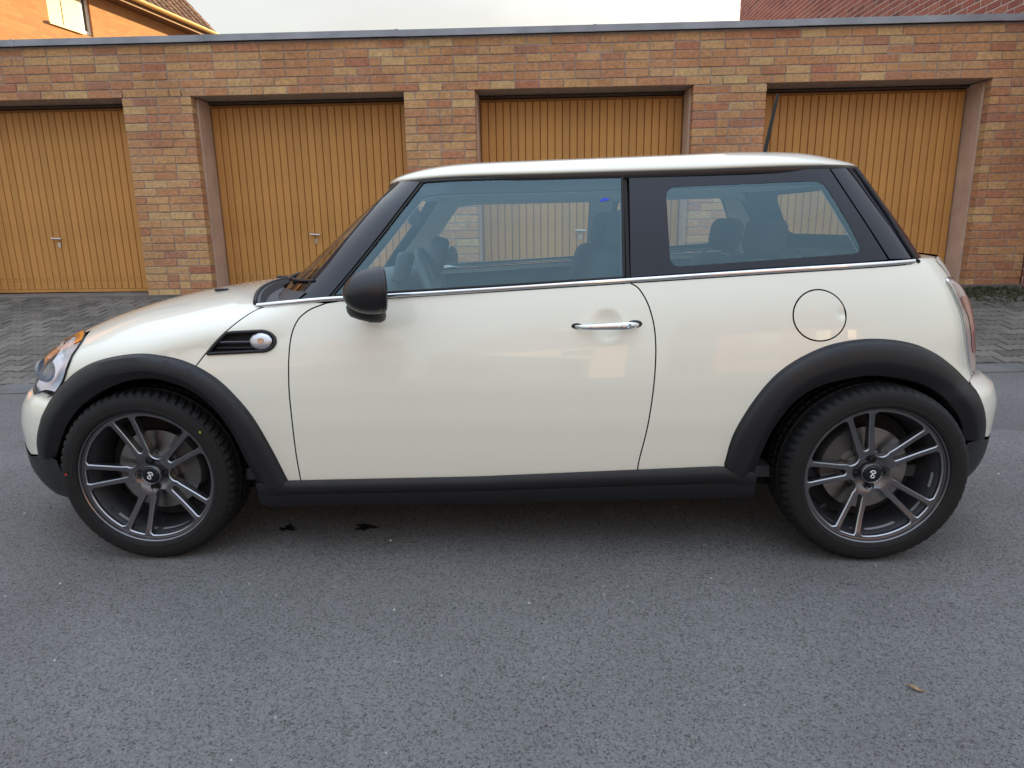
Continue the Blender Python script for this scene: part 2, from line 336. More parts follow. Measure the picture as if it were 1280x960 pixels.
# ground heights: flat road, then a ramp up to the garages
YW, WA, WZ = 4.545, -.00424, .404          # garage wall line
def edge_y(x): return 1.50 + (x+2.4)*.055
def gz(x, y):
    e0 = edge_y(x); e1 = e0+.25
    if y < .75: return 0.0
    if y < e0: return .045*(y-.75)/(e0-.75)
    if y < e1: return .045 + .015*(y-e0)/.25
    return .06 + (WZ-.06)*(y-e1)/(YW-e1)
sheet('ground', [(-400,-400),(400,-400),(400,400),(-400,400)], -.05, SOIL)
def seam(x): return float(np.interp(x, [-60,-5,-1.7,1,3.85,60], [.80,.79,.77,.74,.66,.5]))
sx_ = list(np.linspace(-14, 14, 113))
wig = {x: random.gauss(0, .006) for x in sx_}
sheet('road', [(-60,-14),(60,-14),(60,.5)] + [(x, seam(x)+wig[x]) for x in reversed(sx_)] + [(-60,.80)], 0, ASPH)
v = [(x, seam(x)+wig[x]+.010, -.003) for x in sx_] + [(x, edge_y(x)-.004, gz(x, edge_y(x)-.004)) for x in sx_]; n = len(sx_)
tag(link('road_edge_strip', newmesh('road_edge_strip', v, [(i,i+1,n+i+1,n+i) for i in range(n-1)]), ASPH2), kind='structure')
# gutter stones between road and yard
v = [(x, edge_y(x)-.006, .022) for x in sx_] + [(x, edge_y(x)+.26, .030) for x in sx_]
go = link('gutter', newmesh('gutter', v, [(i,i+1,n+i+1,n+i) for i in range(n-1)]), SOIL); tag(go, kind='structure')
gx = -6.5
while gx < 7.4:
    L_ = .5; a = gx+.004; b_ = gx+L_-.004; b = MB(); y0a, y0b = edge_y(a)+.004, edge_y(b_)+.004; dz = random.gauss(0, .002)
    b.add([(a,y0a,.0),(b_,y0b,.0),(b_,y0b+.238,.0),(a,y0a+.238,.0),(a+.004,y0a+.004,.047+dz),(b_-.004,y0b+.004,.047+dz),(b_-.004,y0b+.234,.060+dz),(a+.004,y0a+.234,.060+dz)],
          [(4,5,6,7),(0,1,5,4),(1,2,6,5),(2,3,7,6),(3,0,4,7)])
    link('gutter_stone', b.mesh('gutter_stone'), CONC, go); gx += L_

# ---- interlocking paving blocks of the yard
PAV = piecemat('paving', [(0,(.110,.100,.087)),(.2,(.165,.148,.126)),(.4,(.125,.116,.104)),(.6,(.185,.168,.145)),(.8,(.140,.128,.113)),(1,(.100,.092,.082))], .9, .6, 60, .22, 40)
yard = link('paved_yard', newmesh('paved_yard', [(x, edge_y(x)+.25, .042) for x in sx_] + [(x, 4.8, gz(x, 4.8)-.018) for x in sx_], [(i,i+1,n+i+1,n+i) for i in range(n-1)]), SOIL); tag(yard, kind='structure')
def yz(y, x=0): return gz(x, y)
pw, ph = .20, .14
def hh(x):
    x = abs(x); return .081 if x > .062 else .059 if x < .034 else .059 + (x-.034)/.028*.022
xs = [-.1,-.062,-.034,.034,.062,.1]
ring = [(x, -hh(x)) for x in xs] + [(x, hh(x)) for x in reversed(xs)]
ring = np.array(ring); rin = inset(ring, .0055); rin2 = inset(ring, .0115)
def paver_mesh():
    n = len(ring); rr = rin if len(rin) == n else ring; r2 = rin2
    v = [(x,y,-.03) for x,y in rr] + [(x,y,-.005) for x,y in rr] + [(x,y,0) for x,y in r2]
    f = [(i,(i+1)%n,n+(i+1)%n,n+i) for i in range(n)] + [(n+i,n+(i+1)%n,2*n+(i+1)%n,2*n+i) for i in range(n)] + [tuple(range(2*n,3*n))]
    return v, f
pv, pf = paver_mesh(); pme = newmesh('paving_block', pv, pf); pme.materials.append(PAV)
def project(P):
    d = Vector(P) - CAMP; z = d.dot(fw)
    return (640 + FPX*d.dot(rt)/z, 480 - FPX*d.dot(up)/z, z) if z > .1 else (-9e9, -9e9, z)
def behind_car(u, v): return (60 < u < 1225 and 395 < v < 690) or (150 < u < 1190 and 350 < v < 690) or (430 < u < 1120 and 205 < v < 690)
cand = []
row = 0; y = 1.40
while y < 4.60:
    for c in range(-46, 34):
        x = c*pw + (pw/2 if row % 2 else 0)
        if x > 6.50 or y < edge_y(x)+.25+.06: continue
        cand.append((x, y))
    y += ph; row += 1
sc_ = []
for x, y in cand:
    u, v, d = project((x, y, yz(y,x)))
    if -5 < u < 1285 and not behind_car(u, v): sc_.append((d, x, y))
sc_.sort(); near = {(x, y) for _, x, y in sc_[:300]}
pb = MB()
for x, y in cand:
    rz = random.gauss(0, .008); dz = random.gauss(0, .0022); tx, ty = random.gauss(0, .012), random.gauss(0, .012)
    if (x, y) in near:
        link('paving_block', pme, None, yard, (x, y, yz(y,x)+dz), (tx+.13, ty, rz))
    else:
        M3 = Matrix.Translation((x, y, yz(y,x)+dz)) @ Euler((tx+.13, ty, rz)).to_matrix().to_4x4()
        pb.add([M3 @ Vector(q) for q in pv], pf)
tag(link('paving_blocks', pb.mesh('paving_blocks', fix=False), PAV, yard), kind='stuff')

# ================================================================ GARAGE ROW
BRK = piecemat('garage_brick', [(0, (0.474, 0.226, 0.116)), (0.14, (0.525, 0.273, 0.134)), (0.28, (0.556, 0.326, 0.152)), (0.42, (0.494, 0.226, 0.128)), (0.54, (0.567, 0.352, 0.171)), (0.64, (0.443, 0.184, 0.11)), (0.74, (0.536, 0.294, 0.14)), (0.84, (0.603, 0.404, 0.195)), (0.94, (0.412, 0.2, 0.128)), (1, (0.515, 0.257, 0.128))], .9, .8, 55, .30, 30)
MORT = mat('mortar', (.36,.31,.275), .95, var=.2, vscale=20, bump=.5, bscale=90)
gar = link('garage_row', None, None, None, (1.2, YW, WZ), (0, 0, WA)); gar.empty_display_size = .3
tag(gar, 'low flat-roofed row of four brick lock-up garages behind the car', 'garage')
S0, PW_, OW = -4.1609, .74, 2.2457; SEND = 5.37
HO, HT = 2.0825, 2.604
pillars = [(-7.14, S0-OW)] + [(S0+k*(PW_+OW), S0+k*(PW_+OW)+PW_) for k in range(3)] + [(S0+3*(PW_+OW), SEND)]
wb = MB(); e = .007
for a, b in pillars: wb.box((a+e, e, -.2), (b-e, .46, HO+.05))
wb.box((-7.14+e, e, HO+e), (SEND-e, .50, HT-.002))
wb.box((-7.13,5.3,-.2),(SEND-.01,5.5,HT-.01)); wb.box((-7.12,.51,-.2),(-6.95,5.3,HT-.01)); wb.box((SEND-.18,.51,-.2),(SEND-.012,5.3,HT-.01))
link('wall', wb.mesh('wall'), MORT, gar)
bricks = []
for pi, (a, b) in enumerate(pillars):
    for k in range(25):
        L_ = b-a
        # bond: alternate rows start with a half brick, a few rows shuffled as built
        seq = [.24,.24,.24] if k % 2 else [.115,.24,.24,.115]
        r_ = random.random()
        if r_ < .22: seq = [.115,.24,.115,.24] if random.random() < .5 else [.24,.115,.24,.115]
        elif r_ < .34: seq = [.24,.115,.115,.24]
        tot = sum(seq)+.01*(len(seq)-1); sc2 = (L_+.0)/tot
        x = a
        for q in seq: bricks.append((x, k*.0833+.005, q*sc2, 1)); x += (q+.01)*sc2
for k in range(6):
    z = HO + k*.0833 + .008; x = -7.14 - (.125 if k % 2 else 0)
    while x < SEND-.02:
        q = .24 if random.random() > .13 else .115
        x0, x1 = max(x, -7.14), min(x+q, SEND)
        if x1-x0 > .03: bricks.append((x0, z, x1-x0, 1))
        x += q+.01
def brick_geo(L, H=.0735, D=.108, c=.0035, j=0):
    y0 = 0
    v = [(0,D,0),(L,D,0),(L,D,H),(0,D,H),(0,c,0),(L,c,0),(L,c,H),(0,c,H),(c,y0,c),(L-c,y0,c),(L-c,y0,H-c),(c,y0,H-c)]
    f = [(8,9,10,11),(4,5,9,8),(5,6,10,9),(6,7,11,10),(7,4,8,11),(0,1,5,4),(1,2,6,5),(2,3,7,6),(3,0,4,7)]
    return v, f
bcache = {}
def brick_mesh(L, M, H=.0735):
    key = (round(L*200), M.name, round(H*1000))
    if key not in bcache:
        me = newmesh('brick', *brick_geo(round(L*200)/200, H)); me.materials.append(M); bcache[key] = me
    return bcache[key]
gm = Matrix.Translation((1.2, YW, WZ)) @ Matrix.Rotation(WA, 4, 'Z')
vis = []
for i, (x, z, L, _) in enumerate(bricks):
    u, v, d = project(gm @ Vector((x+L/2, 0, z+.035)))
    if -8 < u < 1288 and -5 < v < 420 and not behind_car(u, v): vis.append((d - 4*L, i))
vis.sort(); part = {i for _, i in vis[:300]}
sb = MB()
for i, (x, z, L, _) in enumerate(bricks):
    dy = random.gauss(0, .0018); rz = random.gauss(0, .003)
    if i in part: link('brick', brick_mesh(L, BRK), None, gar, (x, dy, z), (0, random.gauss(0,.002), rz))
    else:
        v, f = brick_geo(L); sb.add([(x+p[0], p[1]+dy, z+p[2]) for p in v], f)
tag(link('bricks', sb.mesh('bricks', fix=False), BRK, gar), kind='stuff')
# roof edge: sheet-metal capping in lengths, slab behind
CAP = mat('zinc_capping', (.30,.32,.36), .5, metal=.35, var=.2, vscale=3)
link('roof_slab', MB().box((-7.15,-.02,HT+.003),(SEND,5.55,HT+.03)).mesh('roof_slab'), mat('roof_felt', (.05,.05,.05), .9), gar)
x = -7.2
while x < SEND:
    x1 = min(x+2.0, SEND+.02); dz = random.gauss(0,.002)
    b = MB(); b.box((x+.002,-.045,HT+.0+dz),(x1-.002,-.025,HT+.062+dz)); b.box((x+.002,-.025,HT+.045+dz),(x1-.002,.16,HT+.060+dz))
    b.box((x1-.025,-.049,HT-.002+dz),(x1+.012,-.0445,HT+.066+dz))
    link('capping', b.mesh('capping'), CAP, gar); x = x1
# doors
OCH = mat('ochre_door', (.575,.285,.082), .45, spec=.4, var=.09, vscale=2.2, rvar=.08, bump=.06, bscale=25)
OCHD = mat('ochre_groove', (.36,.165,.04), .6)
JAMB = mat('jamb_board', (.58,.42,.33), .6, var=.14, vscale=4, bump=.15, bscale=30)
DARK = mat('dark_void', (.012,.011,.010), .9)
STEEL = mat('brushed_steel', (.62,.61,.58), .28, metal=1)
nt = OCH.node_tree; bs_ = nt.nodes['Principled BSDF']; src_ = bs_.inputs['Base Color'].links[0].from_socket
oi_ = nt.nodes.new('ShaderNodeObjectInfo'); mr_o = nt.nodes.new('ShaderNodeMapRange'); mr_o.inputs['To Min'].default_value = .93; mr_o.inputs['To Max'].default_value = 1.05; nt.links.new(oi_.outputs['Random'], mr_o.inputs['Value'])
hs_o = nt.nodes.new('ShaderNodeHueSaturation'); nt.links.new(src_, hs_o.inputs['Color']); nt.links.new(mr_o.outputs[0], hs_o.inputs['Value']); nt.links.new(hs_o.outputs[0], bs_.inputs['Base Color'])
def slat_mesh(w, h):
    # shallow ribbed board: flat face, rounded shoulders, turned-in edges
    p = [(0,.020),(.001,.004),(.004,.0008),(.010,0),(w-.010,0),(w-.004,.0008),(w-.001,.004),(w,.020)]
    n = len(p); v = [(x,y,0) for x,y in p]+[(x,y,h) for x,y in p]
    f = [(i,i+1,n+i+1,n+i) for i in range(n-1)] + [tuple(range(n-1,-1,-1)), tuple(range(n,2*n))]
    return newmesh('slat', v, f, smooth=50)
opens = [(S0-OW, S0)] + [(pillars[k][1], pillars[k+1][0]) for k in range(1,4)]
NS = 27; JW = .02; DD = .37
lab = ['garage door with rib boards at the far left', 'ribbed ochre door beyond the bonnet', 'ribbed ochre door seen over the car roof', 'ribbed ochre door behind the car tail']
hx = []
for di, (a, b) in enumerate(opens):
    d0, d1 = a+JW, b-JW; H = HO-.03
    o = link('garage_door', MB().box((d0, DD+.02, .03),(d1, DD+.05, H)).mesh('garage_door'), OCHD, gar)
    o['label'] = lab[di]
    w = (d1-d0-.02)/NS; sm = slat_mesh(w-.0065, H-.10)
    sm.materials.append(OCH)
    for k in range(NS):
        link('slat', sm, None, o, (d0+.01+k*w+.003, DD+random.gauss(0,.0006), .07))
    link('bottom_rail', MB().box((d0,DD-.006,.035),(d1,DD+.02,.066)).mesh('bottom_rail'), OCH, o)
    vb = MB()
    for k in range(NS):
        for q in (0,1): vb.box((d0+.01+k*w+.02, DD-.0015, .16+q*.028),(d0+.01+(k+1)*w-.03, DD+.004, .168+q*.028))
    tag(link('vent_slots', vb.mesh('vent_slots'), OCHD, o), kind='stuff')
    fr = MB()
    link('jamb', MB().box((a-.004,.112,-.02),(a+JW-.002,.47,HO-.003)).mesh('jamb'), JAMB, o)
    link('jamb', MB().box((b-JW+.002,.112,-.02),(b+.004,.47,HO-.003)).mesh('jamb'), JAMB, o)
    link('head_board', MB().box((a+JW+.001,.34,HO-.022),(b-JW-.001,.47,HO-.004)).mesh('head_board'), mat('head_board', (.10,.065,.045), .8), o)
    # T-handle with lock plate
    hs_ = [-.06, -.03, .0, .0][di]; xc = (a+b)/2 + hs_; zh = .65
    hb = MB(); hb.tube([(xc-.06,DD-.04,zh+.004),(xc+.06,DD-.04,zh-.004)], [.011,.013], 10); hb.tube([(xc,DD-.04,zh),(xc,DD+.01,zh)], .011, 8)
    hb.box((xc-.016,DD-.004,zh-.10),(xc+.016,DD+.004,zh-.045))
    link('handle', hb.mesh('handle', 40), STEEL, o)
# concrete threshold in front of doors
thr = link('threshold', MB().box((-7.1,-.05,-.06),(SEND,.46,.022)).mesh('threshold'), mat('threshold_concrete', (.17,.16,.145), .9, var=.25, vscale=4, bump=.5), gar)

# ================================================================ RED-BRICK HOUSE ON THE RIGHT
RBR = piecemat('red_brick', [(0,(.30,.095,.070)),(.3,(.38,.125,.085)),(.55,(.26,.085,.070)),(.8,(.42,.155,.105)),(1,(.20,.075,.065))], .9, .6, 60, .2, 24)
RMO = mat('red_mortar', (.62,.58,.52), .95)
RX, RY0, RY1, RH = 6.59, 3.4, 15.8, 8.6
red = link('red_brick_house', None, None, None, (RX+4, 10.4, 0)); tag(red, 'tall dark red brick house wall rising behind the right end of the garages', 'house')
ro = Vector((RX+4, 10.4, 0))
link('wall', MB().box((RX+.0028-ro.x, RY0+.003-ro.y, -.1),(8-.0, RY1-ro.y, RH)).mesh('wall'), RMO, red)
rpr = MB(); x0, x1 = RX-.3-ro.x, 8.3; ym = (RY0+RY1)/2-ro.y; y0, y1 = RY0-.3-ro.y, RY1+.3-ro.y
rpr.add([(x0,y0,RH),(x1,y0,RH),(x1,y1,RH),(x0,y1,RH),((x0+x1)/2,y0,RH+3.6),((x0+x1)/2,y1,RH+3.6)], [(0,1,4),(3,5,2),(0,4,5,3),(1,2,5,4),(0,3,2,1)])
link('roof', rpr.mesh('roof'), mat('roof_dark', (.06,.04,.035), .8), red)
rb = []
for k in range(int(RH/.0833)):
    y = RY0 - (.125 if k % 2 else 0)
    while y < RY1-.03:
        a, b = max(y, RY0), min(y+.24, RY1)
        if b-a > .03: rb.append((a, k*.0833+.004, b-a))
        y += .25
vis = []
for i, (y, z, L) in enumerate(rb):
    u, v, d = project((RX, y+L/2, z+.03))
    if 900 < u < 1290 and (v < 33 or u > 1255) and v > -6 and v < 380: vis.append((d, i))
vis.sort(); part = {i for _, i in vis[:300]}
sb = MB(); Mr = Matrix.Rotation(R(-90), 4, 'Z')
for i, (y, z, L) in enumerate(rb):
    dx = -abs(random.gauss(0, .0012))
    if i in part: link('brick', brick_mesh(L, RBR), None, red, (RX+dx-ro.x, y+L-ro.y, z), (0,0,R(-90)))
    elif y < 12 or z > 2:
        v, f = brick_geo(L); T4 = Matrix.Translation((RX+dx-ro.x, y+L-ro.y, z)) @ Mr
        sb.add([T4 @ Vector(p) for p in v], f)
for k in range(int(RH/.0833)):      # the end facing the road
    x = RX - (.125 if k % 2 else 0)
    while x < RX+3.5:
        a, b = max(x, RX+.0), x+.24
        if b-a > .03:
            v, f = brick_geo(b-a); sb.add([(a-ro.x+p[0], RY0-ro.y+p[1], k*.0833+.004+p[2]) for p in v], f)
        x += .25
tag(link('bricks', sb.mesh('bricks', fix=False), RBR, red), kind='stuff')

# ================================================================ SUNLIT HOUSE ON THE LEFT
def brick_surface(name, c1, c2, mo, scale=1.0, axis='X'):
    M = bpy.data.materials.new(name); M.use_nodes = True; nt = M.node_tree; b = nt.nodes['Principled BSDF']; L = nt.links.new
    t = nt.nodes.new('ShaderNodeTexCoord'); sp = nt.nodes.new('ShaderNodeSeparateXYZ'); cb = nt.nodes.new('ShaderNodeCombineXYZ'); L(t.outputs['Object'], sp.inputs[0])
    L(sp.outputs['Y' if axis == 'X' else 'X'], cb.inputs[0]); L(sp.outputs['Z'], cb.inputs[1])
    br = nt.nodes.new('ShaderNodeTexBrick'); br.inputs['Scale'].default_value = 1; br.inputs['Brick Width'].default_value = .25; br.inputs['Row Height'].default_value = .0833; br.inputs['Mortar Size'].default_value = .006
    br.inputs['Color1'].default_value = (*c1,1); br.inputs['Color2'].default_value = (*c2,1); br.inputs['Mortar'].default_value = (*mo,1); L(cb.outputs[0], br.inputs['Vector'])
    L(br.outputs['Color'], b.inputs['Base Color']); b.inputs['Roughness'].default_value = .9
    bp = nt.nodes.new('ShaderNodeBump'); bp.invert = True; bp.inputs['Strength'].default_value = .6; bp.inputs['Distance'].default_value = .01; L(br.outputs['Fac'], bp.inputs['Height']); L(bp.outputs[0], b.inputs['Normal'])
    MATS[name] = M; return M
HB = brick_surface('house_brick_far', (.43,.225,.095), (.36,.17,.075), (.33,.21,.115))
hs0 = Vector((0, 0, 0)); HE = Vector((-7.145, 17.0, 0)); HANG = -.164        # origin under the far eave corner, axis along the eave
hX, hY0, hY1, hE = -.40, -12.0, -.25, 6.22
hou = link('sunlit_house', None, None, None, HE, (0, 0, HANG)); tag(hou, 'orange sunlit brick house with gutter and tiled roof above the left garage', 'house')
def hl(x, y, z): return (x-hs0.x, y-hs0.y, z)
WY0, WY1, WZ0, WZ1 = -5.25, -4.1, 5.26, 6.12
HB_ = -7.0; wb = MB()
wb.box(hl(HB_,hY0,-.1), hl(hX-.14,hY1,hE+.02))
wb.box(hl(hX-.139,hY0,-.1), hl(hX,WY0,hE)); wb.box(hl(hX-.139,WY1,-.1), hl(hX,hY1,hE)); wb.box(hl(hX-.139,WY0,-.1), hl(hX,WY1,WZ0)); wb.box(hl(hX-.139,WY0,WZ1), hl(hX,WY1,hE))
HB_ = -7.0; xr = (HB_+hX)/2; rz_ = 1.06
wb.add([hl(HB_+.02,hY0+.01,hE), hl(hX-.02,hY0+.01,hE), hl(xr,hY0+.01,hE+3.2*rz_), hl(HB_+.02,hY1-.01,hE), hl(hX-.02,hY1-.01,hE), hl(xr,hY1-.01,hE+3.2*rz_)], [(0,1,2),(4,3,5)])
link('wall', wb.mesh('wall', fix=False), HB, hou)
# window: frame, blind, pane, sill
wf = mat('cream_frame', (.72,.62,.40), .5)
wo_ = link('window', MB().box(hl(hX-.11,WY0+.001,WZ0+.03), hl(hX-.04,WY0+.92,WZ1-.001)).mesh('window'), wf, hou)
fb = MB(); fb.box(hl(hX-.11,WY0+.921,WZ0+.03), hl(hX-.05,WY0+.98,WZ1-.001)); fb.box(hl(hX-.11,WY1-.06,WZ0+.03), hl(hX-.05,WY1-.001,WZ1-.001)); fb.box(hl(hX-.11,WY0+.981,WZ0+.03), hl(hX-.05,WY1-.061,WZ0+.09))
link('frame', fb.mesh('frame'), mat('white_frame', (.75,.74,.72), .4), wo_)
link('pane', MB().box(hl(hX-.09,WY0+.981,WZ0+.091), hl(hX-.08,WY1-.061,WZ1-.002)).mesh('pane'), mat('dark_pane', (.03,.035,.05), .3), wo_)
link('blind_joint', MB().box(hl(hX-.0395,WY0+.40,WZ0+.03), hl(hX-.034,WY0+.414,WZ1-.002)).mesh('blind_joint'), mat('blind_joint', (.22,.17,.09), .7), wo_)
link('sill', MB().box(hl(hX-.05,WY0-.04,WZ0-.02), hl(hX+.05,WY1-.3,WZ0+.028)).mesh('sill'), wf, wo_)
# roof: tiles on a deck, gutter, soffit
eX, eZ = -.02, 6.22
deck = MB(); sl = Vector((-1, 0, rz_)).normalized(); nrm = Vector((rz_, 0, 1)).normalized()
lenR = (eX - xr)/abs(sl.x)
def rp_(s, y, n): q = Vector((eX, y, eZ+.06)) + sl*s + nrm*n; return hl(q.x, q.y, q.z)
yA, yB = hY0-.3, 0.0
deck.add([rp_(0,yA,0), rp_(0,yB,0), rp_(lenR,yB,0), rp_(lenR,yA,0), rp_(0,yA,-.08), rp_(0,yB,-.08), rp_(lenR,yB,-.08), rp_(lenR,yA,-.08)], [(0,1,2,3),(4,7,6,5),(0,4,5,1),(1,5,6,2),(3,2,6,7),(0,3,7,4)])
sl2 = Vector((1,0,rz_)); bx_ = 2*xr - eX
deck.add([hl(bx_,yA,eZ+.06), hl(bx_,yB,eZ+.06), hl(xr-.02,yB,eZ+.06+(eX-xr)*rz_), hl(xr-.02,yA,eZ+.06+(eX-xr)*rz_)], [(0,1,2,3)])
roof = link('roof', deck.mesh('roof'), mat('roof_deck', (.09,.05,.03), .9), hou)
TIL = piecemat('roof_tile', [(0,(.16,.085,.045)),(.4,(.20,.11,.055)),(.7,(.13,.07,.04)),(1,(.23,.13,.065))], .85, .4, 30, .2, 14)
def tile_geo():
    P = []
    for s, n in ((-.02,.035),(.34,.018)):
        for k in range(7):
            t = k/6; P.append((s, t*.30, n + .028*math.sin(t*math.pi*2)*(1 if t < .5 else .6)))
    f = [(k,k+1,7+k+1,7+k) for k in range(6)]
    P += [(-.02, k/6*.30, 0.0) for k in range(7)]; f += [(14+k,14+k+1,k+1,k) for k in range(6)]
    return P, f
tp, tf = tile_geo(); tb = MB()
rowsR = int(lenR/.32); colsR = int((yB-yA)/.29)
TR = Matrix(((sl.x,0,nrm.x),(0,1,0),(sl.z,0,nrm.z))).to_4x4()
tme = newmesh('roof_tile', [TR @ Vector(p) for p in tp], tf, smooth=60); tme.materials.append(TIL)
for i in range(rowsR):
    for j in range(colsR):
        y = yB-.29*(j+1); q = rp_(i*.32, y, .0)
        if i < 11 and j < 18: link('roof_tile', tme, None, roof, q)
        else: tb.add([(TR @ Vector(p)) + Vector(q) for p in tp], tf)
tag(link('roof_tiles', tb.mesh('roof_tiles', 60, fix=False), TIL, roof), kind='stuff')
gu = MB(); n = 9
P = [[hl(eX+.06+.075*math.cos(math.pi+math.pi*k/(n-1)), y, eZ+.05+.075*math.sin(math.pi+math.pi*k/(n-1))) for k in range(n)] for y in (yA, yB)]
gu.grid(P); P2 = [[hl(eX+.06+.069*math.cos(math.pi+math.pi*k/(n-1)), y, eZ+.05+.069*math.sin(math.pi+math.pi*k/(n-1))) for k in range(n)] for y in (yA, yB)]; gu.grid(P2)
gu.add([P[1][k] for k in range(n)], [tuple(range(n))])
link('gutter', gu.mesh('gutter', 60), mat('gutter_metal', (.52,.36,.14), .5), roof)
link('fascia', MB().box(hl(eX-.03,yA,eZ-.10), hl(eX-.012,yB-.001,eZ+.07)).mesh('fascia'), mat('fascia_board', (.16,.085,.045), .7), roof)
link('soffit', MB().box(hl(hX+.001,yA,eZ-.08), hl(eX-.031,yB,eZ-.03)).mesh('soffit'), mat('soffit_board', (.10,.055,.03), .8), roof)

# ================================================================ HOUSES ACROSS THE ROAD (seen in the paintwork and glass)
def opp_house(name, x0, x1, yf, H, pitch, gable, wm, label):
    o0 = Vector(((x0+x1)/2, yf-4, 0)); t = link(name, None, None, None, o0); tag(t, label, 'house', 'houses across the road')
    q = lambda x,y,z: (x-o0.x, y-o0.y, z)
    link('wall', MB().box(q(x0,yf-8,-.1), q(x1,yf,H)).mesh('wall'), wm, t)
    rm = mat('opp_roof', (.11,.055,.04), .8, var=.2, vscale=3)
    b = MB()
    if gable:
        xm = (x0+x1)/2; hr = (x1-x0)/2*pitch
        b.add([q(x0-.3,yf+.3,H-.1),q(x1+.3,yf+.3,H-.1),q(xm,yf+.3,H+hr),q(x0-.3,yf-8.3,H-.1),q(x1+.3,yf-8.3,H-.1),q(xm,yf-8.3,H+hr)],[(0,1,2),(4,3,5),(0,2,5,3),(1,4,5,2),(0,3,4,1)])
    else:
        hr = 4*pitch
        b.add([q(x0-.3,yf+.4,H-.1),q(x1+.3,yf+.4,H-.1),q(x1+.3,yf-8.4,H-.1),q(x0-.3,yf-8.4,H-.1),q(x0-.3,yf-4,H+hr),q(x1+.3,yf-4,H+hr)],[(0,1,5,4),(2,3,4,5),(0,4,3),(1,2,5),(0,3,2,1)])
    rf = link('roof', b.mesh('roof'), rm, t)
    link('chimney', MB().box(q((x0+x1)/2+.8,yf-5,H+hr*.5), q((x0+x1)/2+1.5,yf-4.3,H+hr+.9)).mesh('chimney'), wm, rf)
    nW = max(2, int((x1-x0)/2.6)); sp = (x1-x0)/nW
    for fl in range(int(H//2.7)):
        for k in range(nW):
            xc = x0+sp*(k+.5); z = .9+2.7*fl
            if fl == 0 and k == nW//2:
                link('door', MB().box(q(xc-.5,yf+.002,0), q(xc+.5,yf+.05,2.1)).mesh('door'), mat('opp_door', (.08,.05,.03), .5), t); continue
            w = link('window', MB().box(q(xc-.62,yf+.002,z), q(xc+.62,yf+.04,z+1.35)).mesh('window'), mat('opposite_frame', (.38,.36,.33), .5), t)
            for s in (-1,1): link('pane', MB().box(q(xc+s*.3-.26,yf+.041,z+.07), q(xc+s*.3+.26,yf+.046,z+1.28)).mesh('pane'), mat('dark_pane', (.03,.035,.05), .3), w)
WA1 = mat('opp_render', (.46,.38,.30), .9, var=.06, vscale=2); WA2 = brick_surface('opp_brick', (.30,.12,.07), (.24,.09,.06), (.33,.29,.24), axis='Y')
opp_house('opposite_house', -13.5, -5.0, -22.5, 5.4, .9, False, WA2, 'brick house across the road, behind the photographer, to the left')
opp_house('opposite_house', -2.6, 4.6, -23.5, 5.4, .85, True, WA1, 'rendered gable house across the road, behind the photographer, in the middle')
opp_house('opposite_house', 7.4, 16.5, -22.0, 5.4, .9, False, WA2, 'brick house across the road, behind the photographer, to the right')
# ================================================================ CAR BODY SURFACES (metres, front axle at X = 0)
def spl(xs, ys):
    xs = np.array(xs, float); ys = np.array(ys, float); n = len(xs)
    h = np.diff(xs); d = np.diff(ys) / h; m = np.zeros(n)
    m[0], m[-1] = d[0], d[-1]
    for i in range(1, n - 1):
        if d[i-1] * d[i] > 0:
            w1, w2 = 2*h[i] + h[i-1], h[i] + 2*h[i-1]
            m[i] = (w1 + w2) / (w1/d[i-1] + w2/d[i])
    def f(x):
        x = np.clip(np.asarray(x, float), xs[0], xs[-1])
        i = np.clip(np.searchsorted(xs, x) - 1, 0, n - 2)
        t = (x - xs[i]) / h[i]
        return ((1+2*t)*(1-t)**2*ys[i] + t*(1-t)**2*h[i]*m[i] + t*t*(3-2*t)*ys[i+1] + t*t*(t-1)*h[i]*m[i+1])
    return f
belt = spl([-.6, .3, .69, 1.166, 1.645, 2.19, 2.6, 3.1], [.862, .884, .9095, .932, .956, .984, 1.002, 1.022])
prof = spl([0, .20, .30, .42, .52, .60, .70, .78, .86, .92, .96, 1.02, 1.1], [.75, .790, .806, .819, .825, .824, .815, .801, .782, .763, .747, .718, .67])
Xf = spl([0, .12, .2, .30, .42, .50, .54, .58, .62, .70, 1.1], [-.64, -.67, -.688, -.70, -.70, -.682, -.655, -.62, -.595, -.58, -.57])
Xr = spl([0, .2, .35, .48, .55, .595, .64, .8, .92, 1.0, 1.1], [3.03, 3.05, 3.066, 3.07, 3.05, 2.985, 2.96, 2.925, 2.88, 2.83, 2.72])
zc = spl([-.70, -.60, -.50, -.42, -.35, -.27, -.18, -.086, .05, .20, .33, .7], [.64, .69, .745, .780, .804, .832, .858, .880, .901, .915, .922, .95])
z0 = spl([-.70, -.5, -.3, 0, .3, .6], [.50, .56, .63, .70, .76, .80])
zn = spl([-.70, -.3, 0, .3, .6], [2.6, 2.6, 2.6, 3.0, 3.6])
XMF, XMR, PF, PR = .25, 2.1, 3.0, 3.4
def lvl(X, z):
    k = np.clip((z - .5) / .4, 0, 1); k = k*k*(3 - 2*k)
    return z - (belt(X) - .95) * k
def F(X, z):
    X = np.asarray(X, float); z = np.asarray(z, float)
    w = prof(lvl(X, z))
    a, c, n = z0(X), zc(X), zn(X)
    t = np.clip((z - a) / (c - a), 0, 1)
    wf = prof(lvl(X, np.minimum(z, a))) * (1 - t**n)**(1/n)
    k = np.clip((X - .30) / .32, 0, 1); k = k*k*(3 - 2*k)
    w = wf*(1 - k) + w*k
    f = np.clip((XMF - X) / (XMF - Xf(z)), 0, 1); r = np.clip((X - XMR) / (Xr(z) - XMR), 0, 1)
    return w * (1 - f**PF)**(1/PF) * (1 - r**PR)**(1/PR)
